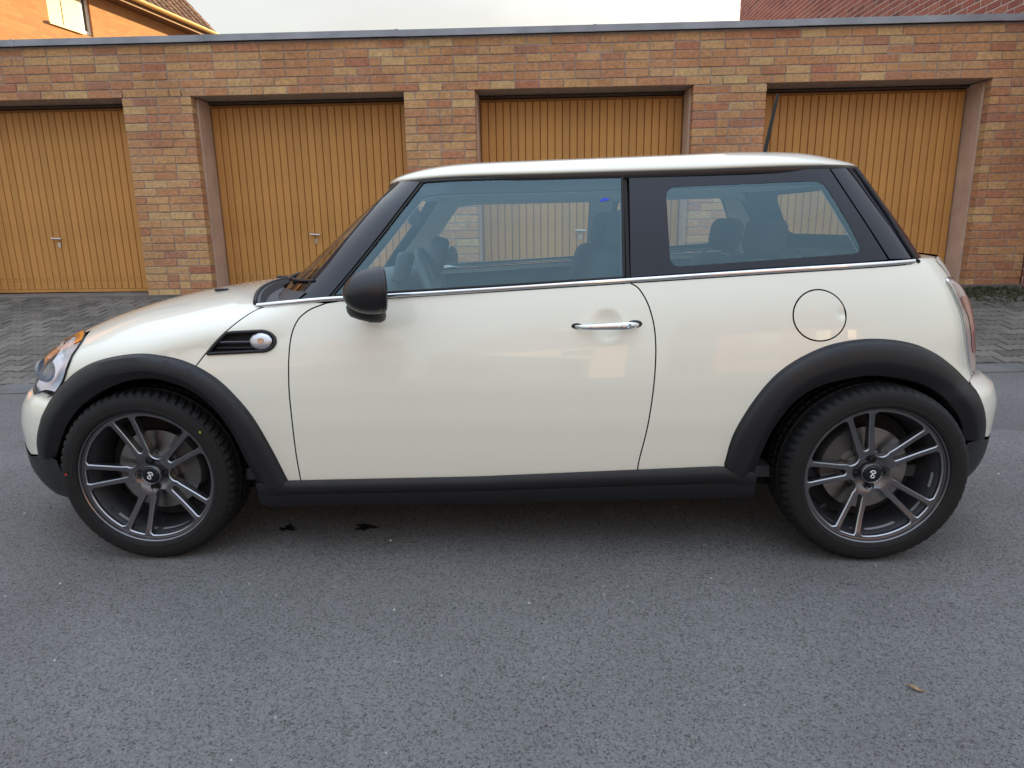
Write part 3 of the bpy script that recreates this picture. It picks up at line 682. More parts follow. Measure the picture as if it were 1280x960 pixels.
# greenhouse
wg = spl([.85, .95, 1.05, 1.15, 1.25, 1.32, 1.4], [.787, .752, .714, .674, .630, .597, .55])
Xw = spl([.85, .94, 1.1, 1.2, 1.27, 1.33, 1.4], [.28, .385, .567, .685, .775, .845, .92])
Xb = spl([.85, .95, 1.0, 1.1, 1.2, 1.3, 1.4], [2.80, 2.755, 2.725, 2.665, 2.60, 2.535, 2.46])
GA = spl([.85, .95, 1.1, 1.28, 1.4], [.52, .50, .42, .32, .28])
GB, GPF, GPR = .36, 2.6, 3.4
def G(X, z):
    X = np.asarray(X, float); z = np.asarray(z, float)
    f = np.clip((Xw(z) + GA(z) - X) / GA(z), 0, 1); r = np.clip((X - (Xb(z) - GB)) / GB, 0, 1)
    return wg(z) * (1 - f**GPF)**(1/GPF) * (1 - r**GPR)**(1/GPR)
CO = np.array([1.2335, 0, 0])
car = link('parked_car', None, None, None, tuple(CO)); tag(car, 'cream white three-door hatchback with black trim parked side-on on the asphalt', 'car')
PAINT = mat('cream_paint', (.83,.815,.695), .32, spec=.5, coat=1.0, coat_rough=.015, bump=.012, bscale=900)
BPL = mat('black_plastic', (.011,.0115,.014), .46, spec=.42, bump=.12, bscale=700, rvar=.06, vscale=14)
BGL = mat('gloss_black', (.006,.008,.016), .04, spec=.45)
RUB = mat('black_rubber', (.016,.016,.017), .7)
CHR = mat('chrome', (.82,.83,.85), .07, metal=1)
INK = mat('inner_dark', (.012,.012,.013), .9)
GLS = glassmat('window_glass', (.84,.95,.96), 1.95, (.62,.90,1.0))  # blue haze of the mirrored sky put into the reflection tint
CLR = glassmat('clear_lens', (.95,.96,.97), 1.5)
TRIM = mat('pale_trim', (.78,.81,.76), .8, bump=.1, bscale=300)
CLOTH = mat('seat_cloth', (.034,.038,.046), .9, bump=.3, bscale=400)
DASH = mat('dash_plastic', (.085,.10,.11), .6, bump=.1, bscale=400)
CABIN = mat('cabin_carpet', (.07,.072,.078), .95)
def cp(name, me, M=None, parent=None, shift=True):
    if shift: me.transform(Matrix.Translation((-CO[0], 0, 0)))
    return link(name, me, M, parent or car)
def cboth(name, pt, M, parents=(None, None)):
    a = cp(name, pmesh(name, pt), M, parents[0]); b = cp(name, pmesh(name, pt, True), M, parents[1]); return a, b
def mboth(name, mb, M, sm=40, parents=(None, None)):
    a = cp(name, mb.mesh(name, sm), M, parents[0]); m2 = MB(); m2.add([(x,-y,z) for x,y,z in mb.v], [tuple(reversed(f)) for f in mb.f]); return a, cp(name, m2.mesh(name, sm), M, parents[1])
# --- unrolled coordinate q: equals X along the flank, runs round nose and tail at the ends
ZG = np.arange(.08, 1.061, .005); NA = 220
def xeff(z):
    xs_ = np.linspace(-.7, .4, 1200); c = zc(xs_); i = np.argmax(c > z) if (c > z).any() else len(xs_)-1
    return max(float(Xf(z)), float(xs_[i]) if i > 0 else -9)
FT = []; RT_ = []
for z in ZG:
    th = np.linspace(0, math.pi/2, 500); xe = xeff(z)
    X = XMF - (XMF-xe)*np.sin(th)**(2/PF); Y = F(X, z); Y[-1] = 0
    s = np.concatenate([[0], np.cumsum(np.hypot(np.diff(X), np.diff(Y)))]); u = np.linspace(0, s[-1], NA)
    FT.append((np.interp(u, s, X), np.interp(u, s, Y)))
    X = XMR + (float(Xr(z))-XMR)*np.sin(th)**(2/PR); Y = F(X, z); Y[-1] = 0
    s = np.concatenate([[0], np.cumsum(np.hypot(np.diff(X), np.diff(Y)))]); u = np.linspace(0, s[-1], NA)
    RT_.append((np.interp(u, s, X), np.interp(u, s, Y)))
FT = np.array(FT); RT_ = np.array(RT_); LF, LR = 1.45, 1.45
def tab(T, s, z):
    zi = np.clip((z-ZG[0])/.005, 0, len(ZG)-1.001); i = zi.astype(int); f = zi-i
    si = np.clip(s, 0, 1)*(NA-1); j = np.minimum(si.astype(int), NA-2); g = si-j
    def L(k): return (T[i,k,j]*(1-g)+T[i,k,j+1]*g)*(1-f) + (T[i+1,k,j]*(1-g)+T[i+1,k,j+1]*g)*f
    return L(0), L(1)
def body(q, z, off=0.0):
    q = np.asarray(q, float); z = np.asarray(z, float)*np.ones_like(q)
    sf = (XMF-q)/LF; sr = (q-XMR)/LR
    mf = np.where(sf > 1, 1, 0); sf2 = np.where(sf > 1, 2-sf, sf); mr_ = np.where(sr > 1, 1, 0); sr2 = np.where(sr > 1, 2-sr, sr)
    xf, yf = tab(FT, sf2, z); xr_, yr = tab(RT_, sr2, z)
    X = np.where(q < XMF, xf, np.where(q > XMR, xr_, q)); Y = np.where(q < XMF, yf, np.where(q > XMR, yr, F(np.clip(q, XMF, XMR), z)))
    sgn = np.where((mf == 1) | (mr_ == 1), 1.0, -1.0)
    P = np.stack([X, sgn*Y, z], -1)
    if np.any(off != 0):
        e_ = .004
        N = np.cross(body(q+e_, z)-body(q-e_, z), body(q, z+e_)-body(q, z-e_)); N /= np.linalg.norm(N, axis=-1, keepdims=True)+1e-12
        N *= np.where((N[...,1]*P[...,1] + .2*N[...,0]*(P[...,0]-1.2)) < 0, -1.0, 1.0)[...,None]
        P = P + N*np.asarray(off)[...,None] if np.ndim(off) else P + N*off
    return P
def qof(X, z):
    X, z = float(X), float(z)
    if XMF <= X <= XMR: return X
    i = int(np.clip(round((z-ZG[0])/.005), 0, len(ZG)-1))
    if X < XMF: return XMF - LF*float(np.interp(-X, -FT[i,0], np.linspace(0, 1, NA)))
    return XMR + LR*float(np.interp(X, RT_[i,0], np.linspace(0, 1, NA)))
def Q(pts): return [(qof(x, z), z) for x, z in pts]
def dish(q, z, c, r, d): return -d*np.clip(1-((q-c[0])**2+(z-c[1])**2)/r**2, 0, 1)**1.5
# --- outline curves
hood_line = catmull([(.219,.692),(.281,.765),(.347,.826),(.407,.870),(.452,.887)], 6)
door_f = catmull([(.538,.29),(.534,.40),(.534,.503),(.533,.639),(.540,.768),(.561,.836),(.600,.873),(.658,.8955)], 6)
door_r = catmull([(1.683,.30),(1.686,.36),(1.711,.494),(1.728,.654),(1.729,.782),(1.711,.870),(1.681,.927),(1.651,.9485)], 6)
bl = lambda a, b, n=14: [(x, float(belt(x))-.004) for x in np.linspace(a, b, n)]
fa_out = catmull([(-.425,.36),(-.412,.43),(-.343,.547),(-.250,.642),(-.127,.708),(.020,.737),(.127,.728),(.220,.699),(.311,.639),(.394,.536),(.447,.417),(.490,.290)], 6)
fa_in = catmull([(-.352,.36),(-.320,.41),(-.262,.495),(-.184,.569),(-.068,.633),(.062,.661),(.183,.631),(.27,.566),(.326,.476),(.355,.389),(.394,.27)], 6)
ra_out = catmull([(1.974,.345),(1.997,.456),(2.053,.567),(2.122,.654),(2.208,.712),(2.307,.748),(2.436,.758),(2.575,.732),(2.712,.661),(2.813,.567),(2.872,.465),(2.888,.40)], 6)
ra_in = catmull([(2.065,.300),(2.094,.408),(2.120,.478),(2.174,.561),(2.246,.612),(2.346,.640),(2.452,.645),(2.593,.612),(2.685,.559),(2.760,.476),(2.795,.40)], 6)
G4 = .0022
# wheel-arch flares
def lerp_curve(A, n):
    A = np.array(A); s = np.concatenate([[0], np.cumsum(np.linalg.norm(np.diff(A, axis=0), axis=1))]); u = np.linspace(0, s[-1], n)
    return np.stack([np.interp(u, s, A[:,0]), np.interp(u, s, A[:,1])], 1)
def flare(outc, inc, n=64):
    A = lerp_curve(outc, n); B = lerp_curve(inc, n)
    rows = []
    prof_ = [(-.06,.0),(0,.004),(.04,.015),(.10,.021),(.3,.026),(.55,.027),(.68,.024),(.74,.018),(.95,.007),(1.0,.002),(1.0,-.05)]
    for t, off in prof_:
        C_ = A*(1-t)+B*t
        qq = np.array([qof(x, z) for x, z in C_]); base = body(qq, C_[:,1])
        if off < -.02: P = body(qq, C_[:,1]); P[:,1] += .05
        else: P = body(qq, C_[:,1], off)
        rows.append(P)
    return MB().grid(np.stack(rows, 1))
def endcap(mb, n): pass
mboth('wheel_arch_flare', flare(fa_out, fa_in), BPL, 35)
mboth('wheel_arch_flare', flare(ra_out, ra_in), BPL, 35)
# wheel wells
def well(inc, n=40):
    B = lerp_curve(inc, n); qq = np.array([qof(x, z) for x, z in B]); P0 = body(qq, B[:,1]); P0[:,1] += .04
    P1 = P0.copy(); P1[:,1] = -.45; c = P0[:,[0,2]].mean(0)
    rows = [P0*1, P0*1, P1]; rows[1][:,2] += .03; rows[1][:,1] += .01; rows[2][:,2] += .03
    mid = np.tile(np.array([[0.0, -.45, .2]]), (n, 1)); mid[:,0] = P1[:,0]; rows.append(mid)
    return MB().grid(np.stack(rows, 1))
mboth('wheel_well', well(fa_in), INK, None); mboth('wheel_well', well(ra_in), INK, None)
# hidden dark shell behind the panel gaps
def below(arc, d=.012):
    A = np.array(arc); return [tuple(a) for a in A]
shell = [(.30,.30)] + [(.545,.25),(1.0,.25),(1.9,.25),(2.0,.33)] + list(reversed([])) 
shell = Q([(.52,.24),(1.95,.24),(1.985,.40)] + [tuple(p) for p in ra_out[6:-6]] + [(2.83,.60),(2.78,.92)] + [(x, float(belt(x))-.03) for x in np.linspace(2.6,.50,16)] + [(.44,.86),(.30,.78),(.235,.71)] + [tuple(p) for p in fa_out[-28:]])
cboth('inner_shell', patch(shell, lambda a, b: body(a, b, -.026), .06, flange=0), INK)
# ------------------------------------------------ painted panels
fend = Q(list(hood_line) + [(.50,.8965),(.60,.9005)] + [p for p in reversed(door_f)] + [tuple(p) for p in reversed(fa_out[-36:]) if p[1] > .285])
scut = [(.265,.739),(.293,.770),(.331,.804),(.353,.8065),(.448,.8095)] + [(.445+.046*math.sin(a), .7775+.032*math.cos(a)) for a in np.linspace(.15, math.pi-.1, 12)] + [(.433,.7455),(.353,.742)]
fs_ = patch(fend, body, .02, gap=G4, holes=[np.array(Q(scut))])
fen = cboth('front_fender', fs_, PAINT)
doorp = Q([p for p in door_f] + [(x, float(belt(x))-.0085) for x in np.linspace(.70,1.63,20)] + [p for p in reversed(door_r)])
HC = (1.576,.818)
doorfn = lambda a, b: body(a, b, dish(a, b, HC, .054, .012))
dr = cboth('door', patch(doorp, doorfn, .011, gap=G4), PAINT)
fuelc = [(2.255+.0875*math.cos(a), .8405+.080*math.sin(a)) for a in np.linspace(0, 2*math.pi, 48, endpoint=False)]
qtail = catmull([(2.872,.585),(2.850,.66),(2.825,.76),(2.79,.86),(2.745,.94),(2.69,.995)], 6)
qp = Q([p for p in door_r] + [(x, float(belt(x))-.0085) for x in np.linspace(1.70,2.56,16)] + [(2.60,1.003),(2.65,1.001)] + [p for p in reversed(qtail)] + [(2.855,.55)] + [tuple(p) for p in reversed(ra_out[:-6])] + [(1.962,.30)])
qn = cp('rear_quarter_panel', pmesh('rq', patch(qp, body, .02, gap=G4, holes=[np.array(fuelc)])), PAINT)
qm = cp('rear_quarter_panel', pmesh('rq', patch(qp, body, .025, gap=G4), True), PAINT)
ff = lambda a, b: body(a, b, .0012 - .006*np.exp(-((a-2.331)**2+(b-.845)**2)/.012**2))
cp('fuel_flap', pmesh('ff', patch(inset(fuelc, .0025), ff, .012)), PAINT)
# ------------------------------------------------ bonnet (X, arc length down from the crown)
HX = np.linspace(-.56, .62, 240); HS = 260; HT_ = []
for x in HX:
    top = float(zc(x)); zz = np.concatenate([np.linspace(.40, top-.02, 300), top-.02*(1-np.sin(np.linspace(0, math.pi/2, 300))**1)])
    yy = F(x, np.minimum(zz, top-1e-7)); yy[-1] = 0
    # add crown points to even out the flat top
    zt = top; n_ = float(zn(x)); a_ = float(z0(x)); ph_ = np.linspace(.02, math.pi/2, 300)
    s = np.concatenate([[0], np.cumsum(np.hypot(np.diff(yy[::-1]), np.diff(zz[::-1])))])
    u = np.linspace(0, 1.30, HS); HT_.append((np.interp(u, s, yy[::-1]), np.interp(u, s, zz[::-1]), s[-1], yy[::-1], zz[::-1], s))
HY = np.array([h[0] for h in HT_]); HZ = np.array([h[1] for h in HT_])
def hood(x, s):
    xi = np.clip((x-HX[0])/(HX[1]-HX[0]), 0, len(HX)-1.001); i = xi.astype(int); f = xi-i
    sgn = np.where(s < 0, 1.0, -1.0); si = np.clip(np.abs(s)/1.30, 0, 1)*(HS-1); j = np.minimum(si.astype(int), HS-2); g = si-j
    L = lambda T: (T[i,j]*(1-g)+T[i,j+1]*g)*(1-f) + (T[i+1,j]*(1-g)+T[i+1,j+1]*g)*f
    return np.stack([x, sgn*L(HY), L(HZ)], -1)
def hs_z(x, z):       # arc position of a point on the side at height z
    i = int(np.clip(round((x-HX[0])/(HX[1]-HX[0])), 0, len(HX)-1)); h = HT_[i]; return float(np.interp(-z, -h[4], h[5]))
def hs_y(x, y):
    i = int(np.clip(round((x-HX[0])/(HX[1]-HX[0])), 0, len(HX)-1)); h = HT_[i]; return float(np.interp(y, h[3], h[5]))
rear_e = [(.40-.13*(1-(y/.70)**2), hs_y(.40-.13*(1-(y/.70)**2), y)) for y in np.linspace(.70, 0, 14)]
hl_rear = [(-.340,.574),(-.331,.581),(-.272,.634),(-.240,.698),(-.229,.762),(-.262,.787)]
front_e = [(-.30,.56),(-.36,.49),(-.41,.40),(-.45,.28),(-.475,.15),(-.48,0)]
half = [(x, hs_y(x, y)) for x, y in [(-.515,0),(-.51,.15),(-.485,.28),(-.442,.40),(-.385,.49),(-.315,.56)]] + [(x, hs_z(x, z)) for x, z in reversed(hl_rear)] + \
       [(x, hs_z(x, z)) for x, z in fa_out if -.33 < x < .222 and z > .5] + [(x, hs_z(x, z)) for x, z in hood_line] + rear_e
half = [tuple(p) for p in inset(half, .002)] if False else half
full = half + [(x, -s) for x, s in reversed(half[1:-1])]
hd = cp('bonnet', pmesh('bonnet', patch(full, hood, .022, gap=G4, out=(0,0,1))), PAINT)
# washer jets
for y in (-.33, .33): cp('washer_jet', rbox((.12, y, float(hood(np.array([.12]), np.array([hs_y(.12, abs(y))]))[0,2])+.004), (.05,.022,.010), .004), BPL)
# ------------------------------------------------ nose
def fullq(q, z): return body(q, z)
qc_f = XMF-LF
def mirq(pts): return pts + [(2*qc_f-q, z) for q, z in reversed(pts)]
def mirq_r(pts): c = XMR+LR; return pts + [(2*c-q, z) for q, z in reversed(pts)]
fbp = [(qof(-.36,.375),.375),(qof(-.38,.43),.43),(qof(-.345,.52),.52),(qof(-.315,.585),.585),(qof(-.37,.590),.590),(qof(-.50,.575),.575),(qc_f,.57)]
lo = [(qc_f,.40),(qof(-.60,.385),.385)]
pts = [(qc_f,.40),(qof(-.62,.39),.39),(qof(-.50,.345),.345)] + fbp
cp('front_bumper', pmesh('fb', patch(mirq(pts), lambda a, b: body(a, b, .010 - .012*np.exp(-((b-.575)/.012)**2)), .022, gap=G4, flange=.02, out=(-1,0,0))), PAINT)
pts = [(qc_f,.17),(qof(-.55,.175),.175),(qof(-.38,.185),.185),(qof(-.30,.215),.215),(qof(-.335,.36),.36),(qof(-.39,.372),.372),(qof(-.50,.34),.34),(qof(-.62,.385),.385),(qc_f,.395)]
cp('lower_front_bumper', pmesh('lfb', patch(mirq(pts), lambda a, b: body(a, b, .012 - .03*np.clip((.30-b)/.13, 0, 1)**2), .025, gap=G4, flange=.03, out=(-1,0,0))), BPL)
# grille: chrome surround with slats
gp = [(qc_f-.0,.735),(qc_f+.34,.728),(qc_f+.43,.705),(qc_f+.40,.655),(qc_f+.30,.60),(qc_f,.595)]
grp = mirq([(q,z) for q,z in reversed(gp)])
gr = cp('grille', pmesh('gr', patch(grp, lambda a, b: body(a, b, -.004), .03, out=(-1,0,0))), INK)
ring_ = resample(grp, .02); rp3 = body(ring_[:,0], ring_[:,1], .004); cp('chrome_surround', MB().tube(list(rp3)+[rp3[0]], .009, 8, False).mesh('cs', 180), CHR, gr)
for zz_ in (.63,.66,.69):
    q_ = np.linspace(qc_f-.36, qc_f+.36, 30); cp('grille_bar', MB().tube(list(body(q_, np.full(30, zz_), .006)), .006, 6).mesh('gb', 180), CHR, gr)
# headlights: lens, reflector bowl, bulb cover, amber indicator, black base, chrome ring
REFL = mat('reflector', (.74,.76,.80), .42, metal=.55); AMB = mat('amber_plastic', (.75,.24,.02), .25, spec=.6)
hlp = catmull([(-.232,.765),(-.242,.70),(-.275,.635),(-.335,.583),(-.42,.567),(-.50,.585),(-.535,.645),(-.50,.705),(-.40,.752),(-.30,.778)], 6, True)
hq = [(qof(x, min(z, float(zc(x))-.012)), z) for x, z in hlp]; hq = np.array(hq); hc = hq.mean(0)
def lensoff(a, b, k):
    d = bdist(np.stack([a, b], 1), hq); ins = inpoly(np.stack([a, b], 1), hq); return np.where(ins, k*(1-np.exp(-d/.035)), 0)+.004
hq_m = np.stack([2*qc_f-hq[::-1,0], hq[::-1,1]], 1)
cp('front_panel', pmesh('fp', patch(mirq([(qof(-.40,.54),.54),(qof(-.36,.60),.60),(qof(-.30,.68),.68),(qof(-.25,.75),.75)]) , lambda a, b: body(a, b, -.016), .02, holes=[inset(hq, .004), inset(hq_m, .004)], flange=0, out=(-1,0,0))), PAINT)
for sgn in (0, 1):
    lens = patch(hq, lambda a, b: body(a, b, lensoff(a, b, .013)), .014, flange=.0)
    H = cp('headlight', pmesh('headlight', patch(inset(hq, .004), lambda a, b: body(a, b, .003-.05*np.clip(bdist(np.stack([a,b],1), hq)/.06, 0, 1)), .014, flange=0), bool(sgn)), REFL)
    cp('lens', pmesh('lens', lens, bool(sgn)), CLR, H)
    rp3 = body(np.r_[hq[:,0], hq[:1,0]], np.r_[hq[:,1], hq[:1,1]], .003)
    ms = np.array([1, -1 if sgn else 1, 1])
    cp('rim', MB().tube(list(rp3*ms), .0032, 6, False).mesh('rim', 180), RUB, H)
    c0 = body(np.array([hc[0]]), np.array([hc[1]-.01]), -.02)[0]
    cp('projector', (lambda mb: mb)(MB().add(*[[(c0[0]+x-.015, (c0[1]+y)*ms[1], c0[2]+z) for x, y, z in [(-.035*math.cos(b_)*1, .045*math.sin(b_)*math.cos(a_), .045*math.sin(b_)*math.sin(a_)) for b_ in np.linspace(.05,1.5,7) for a_ in np.linspace(0,2*math.pi,16,endpoint=False)]], [(i*16+j, i*16+(j+1)%16, (i+1)*16+(j+1)%16, (i+1)*16+j) for i in range(6) for j in range(16)]])).mesh('pj', 180), mat('projector_glass', (.2,.22,.25), .03, spec=.8), H)
    ki = [i for i in range(len(hq)) if hq[i,1] > .762]; st = [i for i in ki if (i-1) % len(hq) not in ki][0]; ap = [hq[(st+i) % len(hq)] for i in range(len(ki))]; apc = [(hc[0]*.14+p[0]*.86, hc[1]*.14+p[1]*.86) for p in reversed(ap)]
    cp('indicator', pmesh('ind', patch(np.array(ap+apc), lambda a, b: body(a, b, .006), .012, flange=.004), bool(sgn)), AMB, H)
    ki = [i for i in range(len(hq)) if hq[i,1] < .581]; st = [i for i in ki if (i-1) % len(hq) not in ki][0]; bp_ = [hq[(st+i) % len(hq)] for i in range(len(ki))]; bpc = [(hc[0]*.16+p[0]*.84, hc[1]*.16+p[1]*.84) for p in reversed(bp_)]
    cp('lamp_base', pmesh('lb', patch(np.array(bp_+bpc), lambda a, b: body(a, b, .004), .012, flange=.004), bool(sgn)), INK, H)
# ------------------------------------------------ tail
qc_r = XMR+LR
tl = catmull([(2.716,.935),(2.772,.925),(2.83,.86),(2.87,.76),(2.885,.66),(2.868,.606),(2.842,.625),(2.812,.72),(2.782,.82),(2.742,.89)], 6, True)
tq = np.array(Q(tl))
pts = [(qc_r,.56),(qof(2.872,.56),.56),(qof(2.874,.585),.585)] + [(qof(x, z)+.004, z) for x, z in qtail] + [(qof(2.70,1.01),1.01),(qc_r,1.01)]
cp('tailgate', pmesh('tg', patch(mirq_r(list(reversed(pts))), body, .03, gap=G4, out=(1,0,0))), PAINT)
TLR = mat('tail_lens', (.33,.13,.105), .10, spec=.7, coat=1); TLB = mat('tail_lens_clear', (.42,.33,.30), .12, spec=.7, coat=1)
def toff(a, b, k):
    d = bdist(np.stack([a, b], 1), tq); ins = inpoly(np.stack([a, b], 1), tq); return np.where(ins, k*(1-np.exp(-d/.02)), 0)+.004
for sgn in (0, 1):
    T_ = cp('tail_light', pmesh('tl', patch(tq, lambda a, b: body(a, b, toff(a, b, .022)), .012, flange=.008), bool(sgn)), TLB)
    tin = np.array([(tq[:,0].mean()*.42+p[0]*.58, tq[:,1].mean()*.42+p[1]*.58) for p in tq])
    cp('brake_lens', pmesh('bl', patch(tin, lambda a, b: body(a, b, toff(a, b, .022)+.002), .012, flange=.006), bool(sgn)), TLR, T_)
    rp3 = body(np.r_[tq[:,0], tq[:1,0]], np.r_[tq[:,1], tq[:1,1]], .004)*np.array([1, -1 if sgn else 1, 1])
    cp('rim', MB().tube(list(rp3), .005, 6, False).mesh('r', 180), CHR, T_)
pts = [(qc_r,.60),(qof(2.93,.608),.608),(qof(2.87,.607),.607),(qof(2.815,.594),.594),(qof(2.80,.575),.575),(qof(2.825,.53),.53),(qof(2.862,.47),.47),(qof(2.874,.40),.40),(qof(2.92,.385),.385),(qc_r,.38)]
cp('rear_bumper', pmesh('rb', patch(mirq_r(pts), lambda a, b: body(a, b, .016 - .014*np.exp(-((b-.60)/.02)**2)), .025, gap=G4, flange=.025, out=(1,0,0))), PAINT)
pts = [(qc_r,.375),(qof(2.91,.38),.38),(qof(2.874,.398),.398),(qof(2.795,.398),.398),(qof(2.765,.30),.30),(qof(2.74,.225),.225),(qof(2.84,.215),.215),(qc_r,.20)]
cp('lower_rear_bumper', pmesh('lrb', patch(mirq_r(pts), lambda a, b: body(a, b, .016 - .03*np.clip((.32-b)/.12, 0, 1)**2), .025, gap=G4, flange=.03, out=(1,0,0))), BPL)
# ------------------------------------------------ sill trim
n = 40; xs_ = np.linspace(.388, 2.075, n); rows = []
zt_ = np.interp(xs_, [.388,.50,1.15,1.68,1.97,2.075], [.292,.297,.309,.331,.343,.322]); zb_ = np.interp(xs_, [.388,.42,1.15,1.97,2.075], [.200,.190,.199,.217,.224])
for t, off in [(0,-.012),(0.0,.004),(.10,.013),(.26,.018),(.40,.013),(.50,.000),(.58,.002),(.85,-.004),(1,-.012),(1,-.06)]:
    z_ = zt_*(1-t)+zb_*t; fl_ = np.clip(np.minimum((xs_-.388)/.10, (2.075-xs_)/.08), 0, 1)
    o_ = np.where(off > .003, off*fl_ + .012*(1-fl_), off + .010*(1-fl_) if off > -.03 else off)
    rows.append(np.stack([xs_, -(F(np.clip(xs_,.3,2.0), z_)+o_+.006), z_], 1))
sill = MB().grid(np.stack(rows, 1))
a_ = np.stack(rows, 1); sill.add(a_[0], [tuple(range(len(rows)))]); sill.add(a_[-1], [tuple(range(len(rows)))])
mboth('sill_trim', sill, BPL, 45)
# underbody
cp('underbody', MB().box((-.45,-.62,.20),(2.85,.62,.30)).mesh('ub'), INK); 
ub = MB(); ub.box((.42,-.76,.205),(2.02,.76,.26)); cp('floor_pan', ub.mesh('fp'), INK)
# ------------------------------------------------ greenhouse
def gh(a, b, off=0.0):
    P = np.stack([a, -G(a, b), b*np.ones_like(a)], -1)
    if np.any(off != 0):
        e_ = .004; f_ = lambda x, z: np.stack([x, -G(x, z), z], -1)
        N = np.cross(f_(a+e_, b)-f_(a-e_, b), f_(a, b+e_)-f_(a, b-e_)); N /= np.linalg.norm(N, axis=-1, keepdims=True)+1e-12
        N *= np.where(N[...,1] > 0, -1.0, 1.0)[...,None]; P = P+N*(np.asarray(off)[...,None] if np.ndim(off) else off)
    return P
g_bl = lambda x: float(belt(x))+.008
apf = catmull([(.536,.897),(.607,.989),(.738,1.142),(.858,1.292)], 8); apr = catmull([(.657,.905),(.738,.998),(.843,1.125),(.963,1.281)], 8)
ap_ = list(apf) + list(reversed(apr))
APL = cboth('a_pillar_cover', patch(ap_, lambda a, b: gh(a, b, .004), .02, gap=.001), BGL)
apin = [(x+.004, z) for x, z in apf] + [(x+.010, z) for x, z in reversed(apr)]
cboth('a_pillar_lining', patch(apin, lambda a, b: gh(a, b, -.045), .03, flange=.0), TRIM)
cboth('a_pillar_frame', patch(apin, lambda a, b: gh(a, b, -.030), .03, flange=.012), INK)
dgl = [(.675,.916)] + [(x+.008, z) for x, z in apr[3:]] + [(1.1,1.2845),(1.35,1.2875),(1.637,1.290)] + [(1.632,g_bl(1.63)+.002)] + [(x, g_bl(x)+.002) for x in np.linspace(1.6,.72,14)]
DW = cboth('door_window', patch(dgl, gh, .03, flange=.004), GLS)
# dark seal frame round the door glass
def sealtube(poly, r, off, name, M, par):
    P = resample(poly, .03); p3 = gh(P[:,0], P[:,1], off)
    for k, s_ in enumerate((1,-1)):
        cp(name, MB().tube([(x, y*s_, z) for x, y, z in p3]+[(p3[0][0], p3[0][1]*s_, p3[0][2])], r, 6, False).mesh(name, 180), M, par[k])
sealtube(dgl, .0045, .001, 'seal', RUB, DW)
bpil = [(1.641,g_bl(1.641)),(1.641,1.292),(1.652,1.292),(1.652,g_bl(1.652))]
cboth('b_pillar_cover', patch(bpil, lambda a, b: gh(a, b, -.006), .02, flange=.004), RUB)
qo = [(1.654,g_bl(1.654)+.001),(1.660,1.292),(1.9,1.2955),(2.318,1.3)] + [(2.378,1.19),(2.434,1.09),(2.478,g_bl(2.478)+.004)] + [(x, g_bl(x)+.002) for x in np.linspace(2.40,1.72,12)]
def rounded(poly, r, n=5):
    P = np.array(poly, float); out = []
    for i in range(len(P)):
        a, b, c = P[i-1], P[i], P[(i+1) % len(P)]; u = (a-b)/np.linalg.norm(a-b); v = (c-b)/np.linalg.norm(c-b)
        p, q_ = b+u*r, b+v*r
        for k in range(n+1):
            t = k/n; out.append((1-t)**2*p + 2*t*(1-t)*b + t*t*q_)
    return np.array(out)
qi = rounded([(1.778,1.249),(1.783,.995),(2.400,1.030),(2.360,1.125),(2.290,1.261)], .035)
QW = cboth('quarter_window_border', patch(qo, lambda a, b: gh(a, b, .0), .03, holes=[qi], flange=.004), BGL)
cboth('quarter_window', patch(qi, lambda a, b: gh(a, b, -.001), .03, flange=0), GLS)
cpl = [(2.322,1.3),(2.421,1.304),(2.456,1.24),(2.507,1.15),(2.550,1.06),(2.578,1.008),(2.483,g_bl(2.483)+.004),(2.438,1.09),(2.382,1.19)]
cboth('c_pillar_cover', patch(cpl, lambda a, b: gh(a, b, .001), .015, gap=.0012, flange=.02), BGL)
# windscreen and rear window: sheets over (y, z)
def wsf(y, z, off=0.0):
    w = wg(z); t = np.clip(np.abs(y)/w, 0, .9999); X = Xw(z) + GA(z)*(1-(1-t**GPF)**(1/GPF)); return np.stack([X-off, y, z*np.ones_like(y)], -1)
def rwf(y, z, off=0.0):
    w = wg(z); t = np.clip(np.abs(y)/w, 0, .9999); X = Xb(z) - GB*(1-(1-t**GPR)**(1/GPR)); return np.stack([X+off, y, z*np.ones_like(y)], -1)
lft = [(float(G(x, z)), z) for x, z in apf]
wsp = [(-y, z) for y, z in lft] + [(y, z) for y, z in reversed(lft)]
WS = cp('windscreen', pmesh('ws', patch(wsp, wsf, .04, flange=.004, out=(-1,0,0))), glassmat('screen_glass', (.92,.96,.95), 1.6))
for s_ in (-1, 1): cp('seal', MB().tube([(x-.003, s_*float(G(x, z)), z) for x, z in apf], .005, 6).mesh('s', 180), RUB, WS)
crl = [(2.421,1.304),(2.456,1.24),(2.507,1.15),(2.550,1.06),(2.578,1.008)]
lr_ = [(float(G(x, z)), z) for x, z in crl]
rwp = [(-y, z) for y, z in lr_] + [(y, z) for y, z in reversed(lr_)]
rwi = rounded([(-.47,1.26),(-.56,1.07),(.56,1.07),(.47,1.26)], .05)
cp('rear_window_border', pmesh('rwb', patch(rwp, rwf, .04, holes=[rwi], flange=.01, out=(1,0,0))), BGL)
cp('rear_window', pmesh('rw', patch(rwi, lambda a, b: rwf(a, b, -.001), .04, flange=0, out=(1,0,0))), GLS)
for s_ in (-1, 1): cp('tailgate_seal', MB().tube([(x+.006, s_*(float(G(x, z))+.001), z) for x, z in crl+[(2.592,.997)]], .0065, 6).mesh('s', 180), RUB)
cp('tailgate_handle_base', rbox((2.600,-.592,.998),(.05,.03,.018),.007), RUB)
